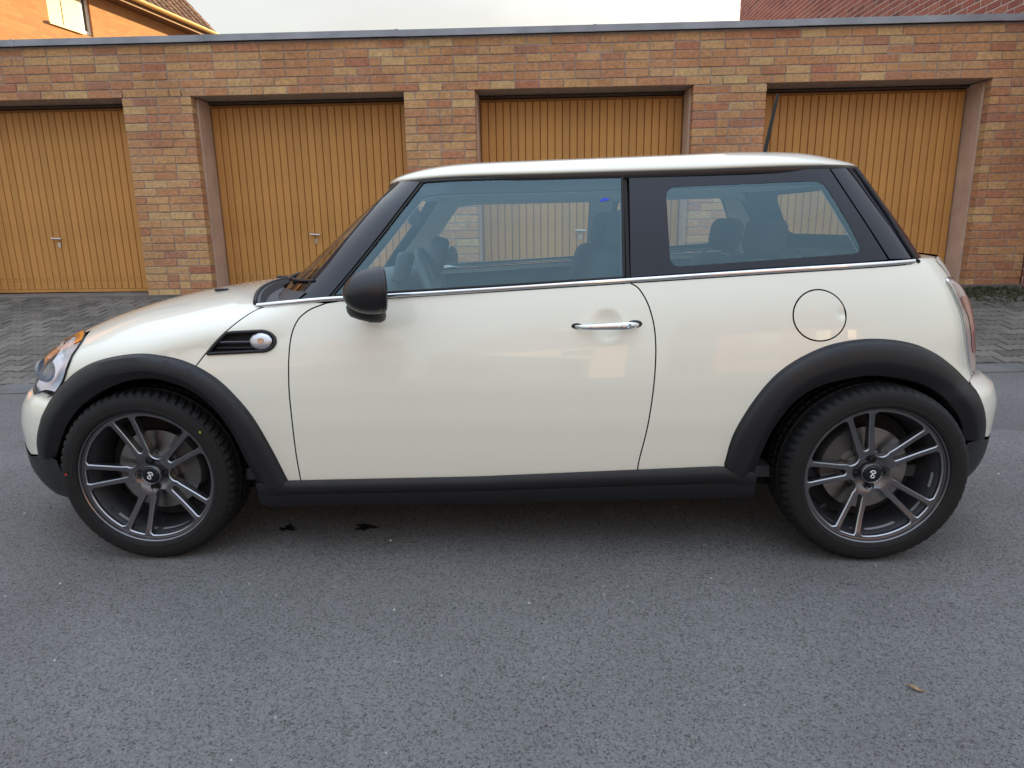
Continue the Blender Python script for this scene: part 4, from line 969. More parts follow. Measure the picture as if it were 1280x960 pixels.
# ledge between the tail panel and the foot of the rear window
qs = np.linspace(qof(2.55,.994), XMR+LR, 40); O_ = body(qs, np.full(40, .9985)); yi = O_[:,1]/O_[0,1]*-float(G(2.578, 1.006)); I_ = rwf(yi, np.full(40, 1.006)); I_[:,0] = np.minimum(I_[:,0], np.maximum(O_[:,0]-.004, 2.56))
mid_ = O_*.5+I_*.5; mid_[:,2] += .0055; q1_ = O_*.85+I_*.15; q1_[:,2] += .0035
A_ = np.stack([O_-np.array([0,0,.012]), O_, q1_, mid_, I_-np.array([.006,0,-.001])], 1); B_ = A_[::-1]*np.array([1,-1,1])
cp('tailgate_ledge', MB().grid(np.concatenate([A_, B_[1:]], 0)).mesh('ledge', 50), PAINT)
# belt strip in chrome
n = 60; xs_ = np.linspace(.412, 2.580, n); zm = np.array([float(belt(x)) for x in xs_]) + np.interp(xs_, [.41,.5,.6], [-.004,-.001,0.0])
yb_ = np.maximum(F(xs_, zm-.006), G(xs_, zm+.006)*(xs_ > .66))
rows = [np.stack([xs_, -(yb_+o), zm+h], 1) for o, h in [(-.012,.0075),(.001,.0075),(.0042,.005),(.005,.000),(.0045,-.005),(.002,-.0075),(-.01,-.0075)]]
mboth('chrome_belt_strip', MB().grid(np.stack(rows, 1)), CHR, 60)
# ------------------------------------------------ roof
RXF, RXR, RW = .775, 2.52, .612
def rout(al):          # outline point for angle al in 0..2pi
    c, s = np.cos(al), np.sin(al)
    pf_, ax = np.where(c < 0, 3.0, 4.2), np.where(c < 0, 1.35-RXF, RXR-1.9)
    x = np.where(c < 0, 1.35, 1.9) + np.sign(c)*ax*np.abs(c)**(2/pf_); y = RW*np.sign(s)*np.abs(s)**(2/pf_)
    return x, y
redge = spl([.7,.90,1.06,1.64,2.40,2.55], [1.290,1.296,1.3005,1.304,1.315,1.315]); rH = spl([.7,.85,1.0,1.4,2.0,2.25,2.42,2.55], [.030,.046,.053,.060,.066,.060,.036,.024])
NAz, NR = 220, 26
th = np.linspace(0, 2*math.pi, 6000); ox, oy = rout(th); s = np.concatenate([[0], np.cumsum(np.hypot(np.diff(ox), np.diff(oy)))]); th_u = np.interp(np.linspace(0, s[-1], NAz+1)[:-1], s, th)
ox, oy = rout(th_u); cx_ = np.clip(ox, 1.2, 2.05)
def roofpt(rho, dz=0.0, sc=1.0):
    x = cx_ + (ox-cx_)*rho*sc; y = oy*rho*sc; z = redge(cx_+(ox-cx_)) + rH(x)*np.sqrt(np.maximum(0, 1-rho**4)) + dz
    xm = cx_ + (ox-cx_)*rho; return np.stack([x, y, redge(xm)*1 + rH(xm)*np.sqrt(np.maximum(0, 1-rho**4.0)) + .010*(1-rho**2) + dz], 1)
rows = [roofpt(1.0, -.003, .995), roofpt(1.0)] + [roofpt(r) for r in list(1-np.array([.002,.006,.014,.026,.045,.07]))+list(np.linspace(.9, .02, NR))]
A = np.stack(rows, 0); A = np.concatenate([A, A[:,:1]], 1)
cp('roof', MB().grid(A).mesh('roof', 60), PAINT)
A2 = np.stack([roofpt(1.0, -.045, .915), roofpt(.91,-.05), roofpt(.85,-.04), roofpt(.5,-.035), roofpt(.02,-.035)], 0); A2 = np.concatenate([A2, A2[:,:1]], 1)
cp('headliner', MB().grid(A2).mesh('hl', 60), TRIM)
rl = [roofpt(1.0, -.026, .965), roofpt(1.0, -.025, .995), roofpt(1.0, -.023, 1.008), roofpt(1.0, -.010, 1.013), roofpt(1.0, -.004, 1.010), roofpt(1.0, -.003, .985)]
A3 = np.stack(rl, 0); A3 = np.concatenate([A3, A3[:,:1]], 1); cp('roof_rail_trim', MB().grid(A3).mesh('rr', 50), mat('roof_trim', (.018,.019,.022), .25, spec=.5))
# antenna
an = MB(); zr_ = 1.378; an.lathe([(.0,.016),(.010,.014),(.018,.004),(.024,-.004)], 16, 'Z'); an.v = [(x*1.3+2.297, y-.0, z+zr_) for x, y, z in an.v]
an.tube([(2.297,0,zr_+.012),(2.304,0,zr_+.06),(2.336,0,zr_+.255)], [.0095,.0085,.0065], 8); cp('antenna', an.mesh('an', 60), BPL)
# ------------------------------------------------ scuttle grille with side repeater
for sgn in (0, 1):
    ms = -1 if sgn else 1
    S = cp('side_scuttle', pmesh('sc', patch(inset(Q(scut), -.001), lambda a, b: body(a, b, -.012), .02, flange=0), bool(sgn)), INK)
    rp_s = resample(Q(scut), .012); p3 = body(rp_s[:,0], rp_s[:,1], .002)
    cp('scuttle_rim', MB().tube([(x, y*ms, z) for x, y, z in p3]+[(p3[0][0], p3[0][1]*ms, p3[0][2])], .006, 8, False).mesh('r', 180), BPL, S)
    q_ = np.linspace(.308,.408,12); p3 = body(q_, np.full(12,.7755), .001); cp('scuttle_bar', MB().tube([(x, y*ms, z) for x, y, z in p3], .0055, 8).mesh('b', 180), mat('dark_metal', (.08,.08,.10), .25, metal=.7), S)
    q_ = np.linspace(.288,.423,12); p3 = body(q_, np.full(12,.757), -.004); cp('scuttle_bar', MB().tube([(x, y*ms, z) for x, y, z in p3], .004, 8).mesh('b', 180), BPL, S)
    el = [(.445+.037*math.cos(a), .7775+.0265*math.sin(a)) for a in np.linspace(0, 2*math.pi, 28, endpoint=False)]
    lamp = cp('side_repeater', pmesh('sr', patch(el, lambda a, b: body(a, b, .002+.014*np.sqrt(np.clip(1-((a-.445)/.038)**2-((b-.7775)/.0275)**2, 0, 1))), .008, flange=.006), bool(sgn)), mat('repeater_lens', (.62,.62,.66), .12, metal=.75, coat=1, bump=.25, bscale=240), S)
    el2 = [(.448+.011*math.cos(a), .7775+.010*math.sin(a)) for a in np.linspace(0, 2*math.pi, 14, endpoint=False)]
    cp('bulb', pmesh('bu', patch(el2, lambda a, b: body(a, b, .0165), .006, flange=.004), bool(sgn)), mat('amber_bulb', (.55,.30,.16), .2, coat=1), S)
# ------------------------------------------------ door handles
for sgn in (0, 1):
    ms = -1 if sgn else 1
    xs_ = np.linspace(1.472,1.676,18); zz = .8145+(xs_-1.472)*.022
    P = body(xs_, zz); hgt = np.interp(xs_, [1.472,1.50,1.56,1.63,1.66,1.676], [.004,.0085,.0105,.013,.011,.004])
    off = np.interp(xs_, [1.472,1.49,1.52,1.62,1.655,1.676], [.004,.018,.030,.030,.022,.006])
    rings = []
    for k in range(18):
        c = P[k]; rings.append([(c[0], (c[1]-off[k]-.007*math.cos(a)*(hgt[k]/.0105))*ms, c[2]+hgt[k]*math.sin(a)) for a in np.linspace(0, 2*math.pi, 15)])
    Hn = cp('door_handle', MB().grid(rings).mesh('dh', 180), CHR, dr[sgn])
    p3 = body(np.array([1.643]), np.array([.8185]))[0]
    lk = MB(); lk.lathe([(.0075,-.006),(.0085,-.002),(.0085,.004)], 16, 'Y'); lk.lathe([(.0,-.0045),(.0045,-.0045),(.0045,.0)], 12, 'Y'); lk.v = [(x+p3[0], (y+p3[1]-.0365)*ms, z+p3[2]) for x, y, z in lk.v]
    cp('key_lock', lk.mesh('kl', 40), CHR, dr[sgn])
    for xa, ra in ((1.478,.016),(1.664,.022)):
        cc = body(np.array([xa]), np.array([.8145+(xa-1.472)*.022]), .001)[0]
        bz = MB(); bz.lathe([(0,-.002),(ra*.8,-.002),(ra,.002)], 20, 'Y'); bz.v = [(x*1.15+cc[0], (y+cc[1])*ms, z*.62+cc[2]) for x, y, z in bz.v]
        cp('handle_gasket', bz.mesh('hg', 60), RUB, dr[sgn])
# ------------------------------------------------ mirrors
for sgn in (0, 1):
    ms = -1 if sgn else 1
    prm = [(.0665*math.sqrt(max(0,1-((x_-.112)/.112)**2)), x_) for x_ in (0,.002,.006,.013,.022,.034,.05,.07,.09)] + [(.0668,.112),(.066,.120),(.0655,.1215),(.0665,.123),(.066,.134),(.060,.139),(.0,.137)]
    rings = []
    for r, x in prm: rings.append([(.832+.90*(x-.07)*math.cos(.33)-1.12*r*math.cos(a)*math.sin(.33), (-.945+.90*(x-.07)*math.sin(.33)+1.12*r*math.cos(a)*math.cos(.33))*ms, .953+r*1.06*math.sin(a)-.010*(1-x/.139)) for a in np.linspace(0, 2*math.pi, 33)])
    Mi = cp('door_mirror', MB().grid(rings).mesh('dm', 50), mat('mirror_shell', (.012,.0125,.015), .36, spec=.5), dr[sgn])
    gl_ = MB(); gl_.lathe([(0,-.003),(.050,-.003),(.050,-.004)], 28, 'X'); gl_.v = [(.832+(x+.0625)*math.cos(.33)-1.06*y*math.sin(.33), (-.945+(x+.0625)*math.sin(.33)+1.06*y*math.cos(.33))*ms, .953+z*1.05) for x, y, z in gl_.v]; cp('mirror_glass', gl_.mesh('mg'), CHR, dr[sgn])
    rings = []
    for t, zc_, rx, ry, yc, xc_ in [(0,.945,.045,.050,-.885,.822),(.3,.925,.050,.058,-.870,.820),(.5,.908,.053,.062,-.860,.820),(.52,.9065,.055,.064,-.860,.820),(.8,.890,.055,.062,-.850,.819),(.93,.878,.050,.055,-.845,.819),(1,.872,.040,.042,-.84,.819),(1,.870,.0,.0,-.83,.819)]:
        rings.append([(xc_-.006+rx*math.cos(a)*1.10, (yc+ry*math.sin(a))*ms, zc_-.020-.010*math.cos(a)) for a in np.linspace(0, 2*math.pi, 29)])
    cp('mirror_foot', MB().grid(rings).mesh('mf', 40), BPL, dr[sgn])
# ------------------------------------------------ cowl and wipers
yy = np.linspace(-.70, .70, 41); hx_ = .405-.13*(1-(yy/.70)**2)
hz_ = np.array([float(hood(np.array([x]), np.array([hs_y(x, abs(y))]))[0,2]) for x, y in zip(hx_, yy)])
w0_ = wsf(yy*.985, np.full(41,.915)); rows = [np.stack([hx_-.004, yy, hz_+.003], 1), np.stack([hx_+.012, yy, hz_+.006], 1), np.stack([hx_+.025, yy, hz_-.02], 1)]
rows += [rows[2]*(1-t) + (w0_+np.array([.02,0,.0]))*t for t in (.5,)] + [w0_+np.array([.0,0,.012])]
rows[3][:,2] -= .012
cow = cp('cowl_panel', MB().grid(np.stack(rows, 1)).mesh('cw', 50), mat('cowl_plastic', (.05,.05,.055), .55, bump=.15, bscale=200))
rim_ = MB().tube([(x-.002, y, z+.002) for x, y, z in rows[0]], .007, 8); cp('cowl_rim', rim_.mesh('cr', 180), RUB, cow)
def wiper(y0, y1, z1):
    b = MB(); a = np.array([.40+.0, y0, .925]); base = wsf(np.array([y0]), np.array([.945]))[0]; base[0] -= .03
    pv_ = base + np.array([-.02,0,-.025])
    b.tube([pv_+(0,0,-.03), pv_+(0,0,.02)], [.018,.014], 10)
    ys = np.linspace(y0, y1, 10); zz = np.linspace(.955, z1, 10); p = wsf(ys, zz, .022); b.tube([pv_+(0,0,.012)]+list(p), [.010]+[.007]*10, 8)
    ys = np.linspace(y1-.26*np.sign(y1-y0), y1+.20*np.sign(y1-y0), 12); zz = np.interp(ys*np.sign(y1-y0), sorted([ys[0]*np.sign(y1-y0), ys[-1]*np.sign(y1-y0)]), [z1-.012, z1+.008]); p = wsf(np.clip(ys,-.66,.66), zz, .010); b.tube(list(p), .006, 6)
    cp('wiper', b.mesh('wp', 50), BPL)
wiper(-.10, -.50, .955); wiper(.42, .02, .955)
# ------------------------------------------------ cabin
cp('cabin_floor', MB().box((.30,-.70,.26),(2.70,.70,.30)).mesh('cf'), CABIN)
can = [(.885,1.235),(.985,1.250),(1.62,1.254),(2.30,1.262),(2.42,1.25),(2.40,1.29),(.95,1.282)]
cboth('cantrail_lining', patch(can, lambda a, b: gh(a, b, -.035), .05, flange=.0), TRIM); cboth('cantrail_frame', patch(can, lambda a, b: gh(a, b, -.022), .05, flange=.010), INK)
cboth('b_pillar_lining', patch([(1.625,.93),(1.635,1.268),(1.745,1.268),(1.745,.93)], lambda a, b: gh(a, b, -.04), .05, flange=.0), TRIM); cboth('b_pillar_frame', patch([(1.625,.93),(1.635,1.268),(1.745,1.268),(1.745,.93)], lambda a, b: gh(a, b, -.026), .05, flange=.012), INK)
cpi = [(2.43,.99),(2.41,1.04),(2.30,1.265),(2.39,1.26),(2.46,1.17),(2.55,1.03),(2.55,.99)]
cboth('c_pillar_lining', patch(cpi, lambda a, b: gh(a, b, -.045), .05, flange=.0), TRIM); cboth('c_pillar_frame', patch(cpi, lambda a, b: gh(a, b, -.030), .05, flange=.012), INK)
dcp = [(.56,.34),(.56,.88)]+[(x, float(belt(x))-.005) for x in np.linspace(.66,1.70,10)]+[(1.70,.34)]
DCM = mat('door_card', (.14,.18,.20), .8, bump=.1, bscale=300)
cboth('door_card', patch(dcp, lambda a, b: body(a, b, -.075), .06, flange=.03), DCM)
dcp = [(1.70,.34)]+[(x, float(belt(x))-.005) for x in np.linspace(1.70,2.60,8)]+[(2.60,.70),(2.0,.66),(1.95,.34)]
cboth('rear_side_trim', patch(dcp, lambda a, b: body(a, b, -.085), .06, flange=.03), DCM)
D = MB(); yy = np.linspace(-.66,.66,25); prs = [(.48,.90),(.62,.945),(.78,.955),(.83,.93),(.84,.85),(.80,.70),(.74,.55)]
D.grid([[(x+.02*(abs(y)/.66)**3+(.0), y, z-.02*(abs(y)/.66)**4) for x, z in prs] for y in yy]); cp('dashboard', D.mesh('da', 60), DASH)
# central round speedometer on the dash
sp_ = MB(); sp_.lathe([(.0,-.012),(.085,-.012),(.098,-.02),(.105,-.01),(.105,.03),(.085,.06),(0,.075)], 40, 'X'); rot_ = Matrix.Rotation(R(18), 4, 'Y'); sp_.v = [tuple((rot_ @ Vector((-x, y, z)))+Vector((.93,0,.985))) for x, y, z in sp_.v]
cp('speedometer', sp_.mesh('sp', 50), DASH)
# instrument binnacle and steering wheel (left-hand drive)
stw = MB(); tilt = Matrix.Rotation(R(-24), 4, 'Y'); sc0 = Vector((.985,-.36,.875))
stw.tube([sc0 + tilt @ Vector((0, .185*math.cos(a), .185*math.sin(a))) for a in np.linspace(0, 2*math.pi, 49)], .016, 10, False)
stw.lathe([(0,.03),(.06,.025),(.075,0),(.06,-.03),(0,-.05)], 24, 'X'); hubn = 24*5
stw.v[-hubn:] = [tuple(sc0 + tilt @ Vector((x, y, z))) for x, y, z in stw.v[-hubn:]]
for a in (R(90), R(-10), R(190)): stw.tube([sc0 + tilt @ Vector((-.005, .05*math.cos(a), .05*math.sin(a))), sc0 + tilt @ Vector((0, .18*math.cos(a), .18*math.sin(a)))], [.02,.014], 8)
stw.tube([sc0 + tilt @ Vector((-.03,0,0)), sc0 + tilt @ Vector((-.2,0,0))], .03, 10)
cp('steering_wheel', stw.mesh('st', 50), DASH)
cp('instrument_binnacle', rbox((.845,-.36,.985),(.05,.14,.12),.02,4,rot=(0,.3,0)), DASH)
def seat(x, y, rear=False):
    S = cp('rear_seat' if rear else 'front_seat', rbox((x-.05, y, .42), (.50,.50,.18), .06, 4), CLOTH)
    cp('backrest', rbox((x+.25, y, .74 if not rear else .72), (.14,.48,.62 if not rear else .56), .06, 4, rot=(0, R(16), 0), taper=(1,.84)), CLOTH, S)
    zh = 1.105 if not rear else 1.075
    cp('headrest', rbox((x+.375 if not rear else x+.36, y, zh), (.10,.27,.16 if not rear else .15), .045, 4, rot=(0, R(10), 0)), CLOTH, S)
for y in (-.35,.35): seat(1.30, y)
for y in (-.30,.30): seat(1.86 if y < 0 else 1.88, y, True)
cp('parcel_shelf', MB().box((2.32,-.60,.93),(2.66,.60,.945)).mesh('ps'), CABIN)
rvm = MB(); rvm.lathe([(.0,-.012),(.060,-.012),(.068,-.006),(.068,.006),(.045,.022),(0,.026)], 30, 'X'); rvm.v = [tuple(Vector((-x, y*1.75, z*.62))+Vector((.835,0,1.178))) for x, y, z in rvm.v]; rvm.tube([(.815,0,1.19),(.815,0,1.265)], .010, 8)
cp('rear_view_mirror', rvm.mesh('rv', 40), DASH)
for s_ in (-1, 1): cp('sun_visor', rbox((1.0, s_*.27, 1.262), (.14,.30,.018), .007, 2, rot=(0, R(12), 0)), TRIM)

st_ = [(1.562,1.205),(1.590,1.210),(1.590,1.216),(1.576,1.217),(1.562,1.212)]
cp('sticker', pmesh('sticker', patch(st_, lambda a, b: gh(a, b, .0015), .01, flange=0)), mat('blue_sticker', (.02,.06,.62), .5), DW[0])
# ================================================================ WHEELS (local: axle along Y, outside towards -Y)
GUN = mat('gunmetal_alloy', (.165,.165,.178), .32, metal=.85, coat=.3, coat_rough=.15)
GUNE = mat('alloy_edge', (.40,.40,.42), .30, metal=.9)
TYRE = mat('tyre_rubber', (.0095,.0095,.0097), .68, spec=.35, bump=.15, bscale=220, rvar=.08, vscale=18)
DISC = mat('brake_disc', (.30,.295,.29), .36, metal=1, var=.15, vscale=30)
CAL = mat('caliper', (.11,.11,.11), .55, metal=.6)
def depth(r): return .008 + .026*(1-np.clip(r/.215, 0, 1)**2.2)
def rimface():
    def win(rc, w_in, r_in, ang_out, rot):
        # window: two sides from the rounded inner end to the outer arc
        side = []; ro_ = .2185
        for t in np.linspace(0, 1, 9):
            r = r_in + (ro_-.008-r_in)*t; wo = math.sin(ang_out)*ro_
            w = w_in + (wo-w_in)*t**.9; side.append((r, w))
        pts = [(math.sqrt(max(r*r-w*w, 0)) if t_ else r, w) for t_, (r, w) in [(1, s_) for s_ in side]]
        x0 = pts[0][0]
        inner = [(x0 - w_in*.95*math.cos(a), w_in*math.sin(a)) for a in np.linspace(-math.pi/2, math.pi/2, 9)][1:-1]
        arc = [(ro_*math.cos(a), ro_*math.sin(a)) for a in np.linspace(ang_out*.93, -ang_out*.93, 9)]
        P = pts + arc + [(x, -y) for x, y in reversed(pts)] + inner
        c, s = math.cos(rot), math.sin(rot)
        return np.array([(x*c-y*s, x*s+y*c) for x, y in P])
    holes = []
    for k in range(5):
        a = R(180+72*k)
        holes.append(win(0, .0090, .092, R(7.0), a)); holes.append(win(0, .0250, .089, R(22.7), a+R(36)))
    return holes
holes = rimface()
outer = np.array([(.2255*math.cos(a), .2255*math.sin(a)) for a in np.linspace(0, 2*math.pi, 120, endpoint=False)])
big = [inset(h, -.0028) for h in holes]
V, Fc, lid = cdt(outer, big, .012)
r_ = np.hypot(V[:,0], V[:,1]); y_ = depth(r_) + .010*np.clip((.062-r_)/.012, 0, 1) 
rim = MB(); edg = MB(); rim.add([(x, yy_, z) for (x, z), yy_ in zip(V, y_)], [tuple(f) for f in Fc])
for h in holes:
    hb = inset(h, -.0028); H = inset(h, 0)
    n = len(H)
    if len(hb) != n: hb = H
    rr = np.hypot(hb[:,0], hb[:,1]); r2 = np.hypot(H[:,0], H[:,1])
    A = [(x, y, z) for (x, z), y in zip(hb, depth(rr))]; B = [(x, y+.003, z) for (x, z), y in zip(H, depth(r2))]
    tk = np.interp(r2, [.09,.2], [.034,.026]); Cc = [(x*1.0, y+t, z) for (x, z), y, t in zip(inset(h, -.001), depth(r2), tk)]
    edg.add(A+B, [(i,(i+1)%n,n+(i+1)%n,n+i) for i in range(n)])
    rim.add(B+Cc, [(i,(i+1)%n,n+(i+1)%n,n+i) for i in range(n)])
edge_me = edg.mesh('spoke_edges', 60); edge_me.materials.append(GUNE)
rim_me = rim.mesh('rim', 38); rim_me.materials.append(GUN)
lip_me = MB().lathe([(.2255,.0082),(.2263,.005),(.2283,.0045),(.2298,.0068),(.2312,.003),(.2323,-.003),(.2352,-.005),(.2372,-.001),(.2355,.012),(.222,.020)], 120).mesh('rim_lip', 35); lip_me.materials.append(mat('lip_alloy', (.22,.22,.235), .28, metal=.9))
barrel = MB().lathe([(.2255,.0085),(.2140,.035),(.205,.06),(.198,.09),(.196,.175),(.21,.185),(.225,.188)], 120)
wheel_me = barrel.mesh('wheel', 35, fix=True); wheel_me.materials.append(GUN)
# tyre with cut tread blocks
prof_t = [(.2325,.004,0),(.2362,-.006,0),(.240,-.0115,0),(.2475,-.014,0),(.2485,-.0152,0),(.2505,-.0152,0),(.2515,-.0145,0),(.262,-.0155,0),(.274,-.0145,0),(.284,-.0115,0),(.2885,-.0095,0),(.2895,-.0075,0),(.2945,-.004,.5),(.3005,.002,1),(.3045,.010,1),(.3068,.022,1),(.3075,.040,1),(.3075,.046,.3),(.3010,.048,0),(.3010,.055,0),(.3078,.057,.3),(.308,.085,.8),(.3015,.088,0),(.3015,.096,0),(.308,.099,.8),(.3078,.128,.3),(.3010,.130,0),(.3010,.137,0),(.3075,.139,.3),(.3075,.145,1),(.3068,.163,1),(.3045,.175,1),(.3005,.183,1),(.2945,.189,.5),(.284,.196,0),(.262,.200,0),(.240,.196,0),(.228,.186,0)]
SEG = 384; ty = MB(); M_ = len(prof_t); vs_ = []
for k in range(SEG):
    a = 2*math.pi*k/SEG
    for r, h, g in prof_t:
        ph = (k + int(round(abs(h-.092)*70))) % 6
        rr = r - (.0068*g if ph in (0, 1) else .002*g if ph == 4 else 0)
        vs_.append((rr*math.cos(a), h, rr*math.sin(a)))
ty.add(vs_, [(k*M_+i, k*M_+i+1, ((k+1)%SEG)*M_+i+1, ((k+1)%SEG)*M_+i) for k in range(SEG) for i in range(M_-1)])
tyre_me = ty.mesh('tyre', 30); tyre_me.materials.append(TYRE)
disc = MB().lathe([(.062,.070),(.072,.070),(.0725,.088),(.145,.088),(.146,.090),(.146,.110),(.07,.110)], 72).lathe([(.0,.066),(.062,.066),(.063,.075)], 40)
for k in range(24):
    a = 2*math.pi*k/24; 
disc_me = disc.mesh('brake_disc', 35); disc_me.materials.append(DISC)
calm = MB(); th = np.linspace(R(-38), R(38), 11)
calm.grid([[(.098*math.cos(a), y, .098*math.sin(a)), (.155*math.cos(a), y, .155*math.sin(a))] for y in (.070,) for a in th])
calm.grid([[(.155*math.cos(a), .070, .155*math.sin(a)), (.160*math.cos(a), .080, .160*math.sin(a)), (.160*math.cos(a), .13, .160*math.sin(a))] for a in th])
calm.grid([[(.098*math.cos(a), .070, .098*math.sin(a)), (.096*math.cos(a), .085, .096*math.sin(a))] for a in th])
for e_ in (0, -1): calm.grid([[(.098*math.cos(th[e_]), .07, .098*math.sin(th[e_])), (.155*math.cos(th[e_]), .07, .155*math.sin(th[e_]))], [(.098*math.cos(th[e_]), .13, .098*math.sin(th[e_])), (.155*math.cos(th[e_]), .13, .155*math.sin(th[e_]))]])
cal_me = calm.mesh('caliper', 40); cal_me.materials.append(CAL)
back = MB().lathe([(0,.135),(.19,.135),(.196,.15)], 60); back_me = back.mesh('backing_plate', 40); back_me.materials.append(INK)
cap_me = MB().lathe([(0,.0215),(.024,.0212),(.0275,.0225),(.029,.025),(.0295,.040)], 48).mesh('centre_cap', 40); cap_me.materials.append(BGL)
ring_me = MB().lathe([(.0296,.028),(.0305,.0255),(.032,.0245),(.0335,.026),(.034,.036)], 48).mesh('cap_ring', 60); ring_me.materials.append(GUNE)
# looped emblem: two open hooked rings crossing
em = MB(); ts = np.linspace(0, 2*math.pi, 61)
em.tube([(.0062*math.sin(2*t), .0198, .0125*math.cos(t)) for t in ts], .0017, 6, False)
em.tube([(.0095*math.cos(t)*1.0-.0005, .0202, .0058+.0062*math.sin(t)) for t in np.linspace(-.6, 3.4, 24)], .0012, 6)
em_me = em.mesh('emblem', 180); em_me.materials.append(mat('emblem_white', (.85,.85,.84), .3))
lug = MB().lathe([(0,.034),(.0065,.034),(.0085,.0355),(.0085,.052)], 6); lug_me = lug.mesh('wheel_bolt', 30); lug_me.materials.append(mat('bolt_black', (.012,.012,.012), .35, metal=.4))
pock = MB().lathe([(.0135,.0318),(.0125,.0335),(.0122,.050),(0,.050)], 24); pock_me = pock.mesh('bolt_pocket', 35); pock_me.materials.append(INK)
valve_me = MB().tube([(.199*math.cos(R(218)), .030, .199*math.sin(R(218))), (.183*math.cos(R(218)), .022, .183*math.sin(R(218)))], [.005,.0045], 8).mesh('valve', 40); valve_me.materials.append(RUB)
# thin weight strips / cast pads on the inner barrel
def pad(a0, a1): return MB().grid([[(.2085*math.cos(a), y, .2085*math.sin(a)) for y in (.036,.058)] for a in np.linspace(a0, a1, 12)])
pads = MB()
for a0, a1 in ((R(226),R(244)),(R(258),R(266)),(R(272),R(300)),(R(318),R(330)),(R(346),R(360))):
    p_ = pad(a0, a1); pads.add(p_.v, p_.f)
pads_me = pads.mesh('cast_pads', 60); pads_me.materials.append(mat('pad_metal', (.55,.55,.56), .5, metal=.5))
dot = lambda r, a, s: MB().add([(r*math.cos(a)+s*math.cos(t), -.0162, r*math.sin(a)+s*1.4*math.sin(t)) for t in np.linspace(0, 2*math.pi, 10, endpoint=False)], [tuple(range(10))])
def wheel(x, y, z, flip, rot, calang, emrot, dots=False):
    w = link('wheel', wheel_me, None, car, (x-CO[0], y, z), (0, rot, math.pi if flip else 0))
    link('tyre', tyre_me, None, w); link('rim', rim_me, None, w); link('rim_lip', lip_me, None, w); tag(link('spoke_edges', edge_me, None, w), kind='stuff'); link('brake_disc', disc_me, None, w); link('caliper', cal_me, None, w, None, (0, -calang, 0)); link('backing_plate', back_me, None, w)
    link('centre_cap', cap_me, None, w); link('cap_ring', ring_me, None, w); link('emblem', em_me, None, w, None, (0, emrot, 0)); link('valve', valve_me, None, w); tag(link('cast_pads', pads_me, None, w), kind='stuff')
    for k in range(4):
        a = R(90*k+3); link('bolt_pocket', pock_me, None, w, (.0475*math.cos(a), .0005, .0475*math.sin(a))); link('wheel_bolt', lug_me, None, w, (.0475*math.cos(a), 0, .0475*math.sin(a)))
    if dots:
        link('tyre_mark', dot(.272, R(176), .0035).mesh('tyre_mark'), mat('red_mark', (.55,.02,.03), .6), w); link('tyre_mark', dot(.272, R(38), .0035).mesh('tyre_mark'), mat('yellow_mark', (.35,.38,.03), .6), w)
    return w
wheel(0, -.800, .3065, False, 0, R(20), R(25), True)
wheel(2.467, -.822, .3065, False, R(1), R(150), R(4))
wheel(0, .800, .3065, True, R(15), R(160), 0)
wheel(2.467, .822, .3065, True, R(40), R(20), 0)
# ================================================================ SMALL THINGS
# fallen leaf
lf = MB(); n = 9; Lw = [0,.006,.0095,.011,.0105,.009,.0065,.0035,.0005]
rows = [[(-.032+.064*k/(n-1), s*w, .005+.006*abs(s)+.004*math.sin(k*.9)) for s in (-1,-.5,0,.5,1)] for k, w in enumerate(Lw)]
lf.grid(rows); lf.tube([(-.046,.004,.004),(-.03,0,.007)], .0011, 5)
lo_ = link('fallen_leaf', lf.mesh('fallen_leaf', 60), mat('dry_leaf', (.30,.19,.10), .8, var=.3, vscale=60), None, (2.275, -1.485, .001), (0, 0, R(-38))); lo_.scale = (.6,.6,.6); tag(lo_, 'small dry brown leaf lying on the asphalt before the rear wheel', 'leaf')
# oil drips under the sill
OIL = mat('oil', (.008,.008,.009), .45)
for i, (x, y, r, lb) in enumerate([(.38,-.56,.030,'ragged black oil drip on the road, the one nearer the front wheel'), (.68,-.55,.036,'ragged black oil drip on the road under the door, away from the wheel')]):
    ph_ = [random.uniform(0, 6.28) for _ in range(4)]
    rr_ = lambda a: r*(.72+.22*math.sin(3*a+ph_[0])+.18*math.sin(5*a+ph_[1])+.14*math.sin(9*a+ph_[2])+.10*math.sin(15*a+ph_[3])+.05*random.random())
    pts = [(rr_(a)*math.cos(a)*1.3, rr_(a)*math.sin(a), .004) for a in np.linspace(0, 2*math.pi, 64, endpoint=False)]
    tag(link('oil_stain', newmesh('oil_stain', pts, [tuple(range(64))]), OIL, None, (x, y, .0)), lb, 'stain', 'oil drips under the car')
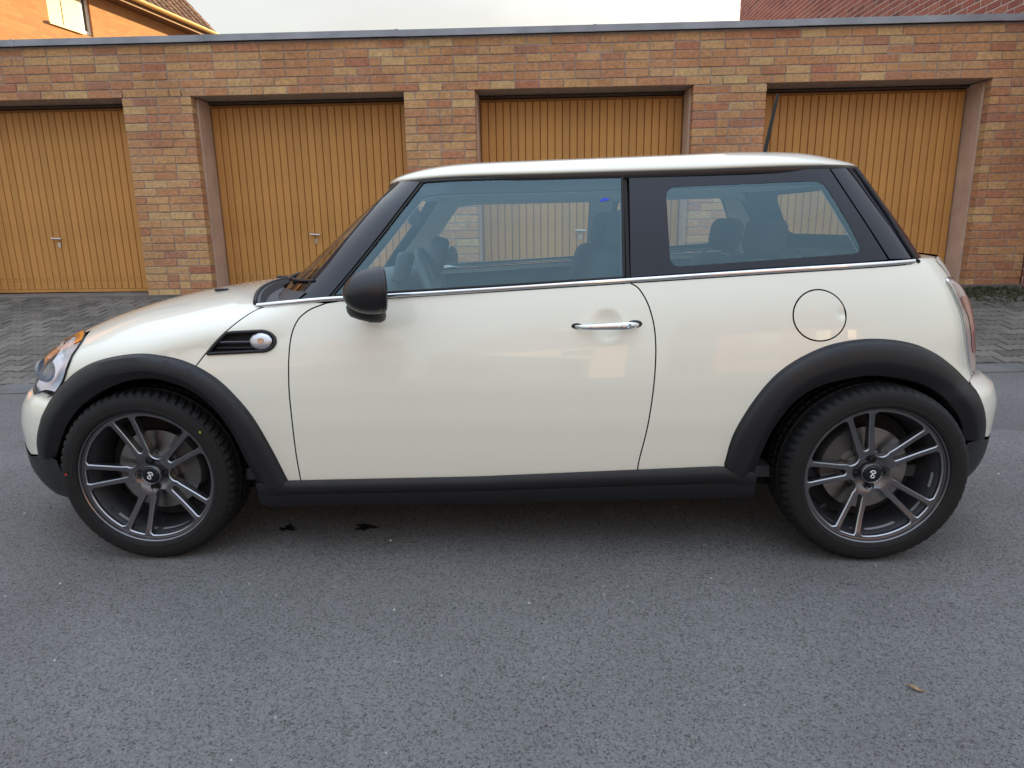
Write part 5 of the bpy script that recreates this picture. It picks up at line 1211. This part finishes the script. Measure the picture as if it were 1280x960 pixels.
# grit scattered on the road: one mass
gr_ = MB()
for k in range(700):
    x, y = random.uniform(-1.6, 4.6), random.uniform(-2.0, .6); s = random.uniform(.0012,.0034)*(1.6 if random.random() < .08 else 1)
    v = [(x+s*random.uniform(.6,1.3)*dx, y+s*random.uniform(.6,1.2)*dy, dz*s*.8) for dx, dy, dz in ((-1,-1,0),(1,-1,0),(1,1,0),(-1,1,0),(-.5,-.4,1),(.6,-.5,1),(.4,.6,1),(-.6,.4,.9))]
    gr_.add(v, [(4,5,6,7),(0,1,5,4),(1,2,6,5),(2,3,7,6),(3,0,4,7)])
tag(link('grit', gr_.mesh('grit', fix=False), piecemat('grit', [(0,(.10,.10,.10)),(.6,(.22,.21,.2)),(.9,(.5,.49,.46)),(1,(.6,.58,.54))], .8, .1)), 'loose pale grit scattered over the asphalt', 'grit', kind='stuff')
# moss, grass tufts and litter along the garage foot
ms_ = MB()
def tuft(x, y, z, h, nb):
    for k in range(nb):
        a = random.uniform(0, 2*math.pi); l = h*random.uniform(.5,1.1); w = random.uniform(.002,.004); dx, dy = math.cos(a)*l*.6, math.sin(a)*l*.6
        bx, by = x+random.gauss(0,.012), y+random.gauss(0,.012); px, py = -math.sin(a)*w, math.cos(a)*w
        ms_.add([(bx-px,by-py,z),(bx+px,by+py,z),(bx+dx*.5+px*.8,by+dy*.5+py*.8,z+l*.7),(bx+dx*.5-px*.8,by+dy*.5-py*.8,z+l*.7),(bx+dx,by+dy,z+l*.8)], [(0,1,2,3),(3,2,4)])
for k in range(420):
    x = random.uniform(5.75, 6.5); y = 4.47 - abs(random.gauss(0,.28)); tuft(x, y, yz(y,x)-.003, random.uniform(.012,.04), 7)
for k in range(160):
    x = random.uniform(-6, 6.4); y = 4.48 - abs(random.gauss(0,.03)); tuft(x, y, yz(y,x)-.003, random.uniform(.01,.03), 5)
tag(link('weeds', ms_.mesh('weeds', fix=False), piecemat('weed', [(0,(.035,.055,.015)),(.5,(.055,.075,.022)),(.8,(.08,.085,.03)),(1,(.05,.06,.02))], .8, .0)), 'low moss and grass growing along the foot of the garages', 'weeds', kind='stuff')
lt = MB()
for k in range(90):
    x, y = random.uniform(-5.5, 6.4), 4.45-abs(random.gauss(0, .8))
    if y < 2.2: continue
    s = random.uniform(.008,.02); a = random.uniform(0, 6.28); c, s2 = math.cos(a)*s, math.sin(a)*s; z = yz(y,x)+.008
    lt.add([(x-c,y-s2,z),(x+s2*.5,y-c*.5,z+.004),(x+c,y+s2,z),(x-s2*.5,y+c*.5,z+.005)], [(0,1,2,3)])
tag(link('litter', lt.mesh('litter', fix=False), piecemat('litter', [(0,(.10,.06,.03)),(.4,(.16,.10,.05)),(.8,(.30,.26,.2)),(1,(.55,.53,.5))], .8, .0)), 'scraps of dry leaf and paper strewn over the paved yard', 'litter', kind='stuff')
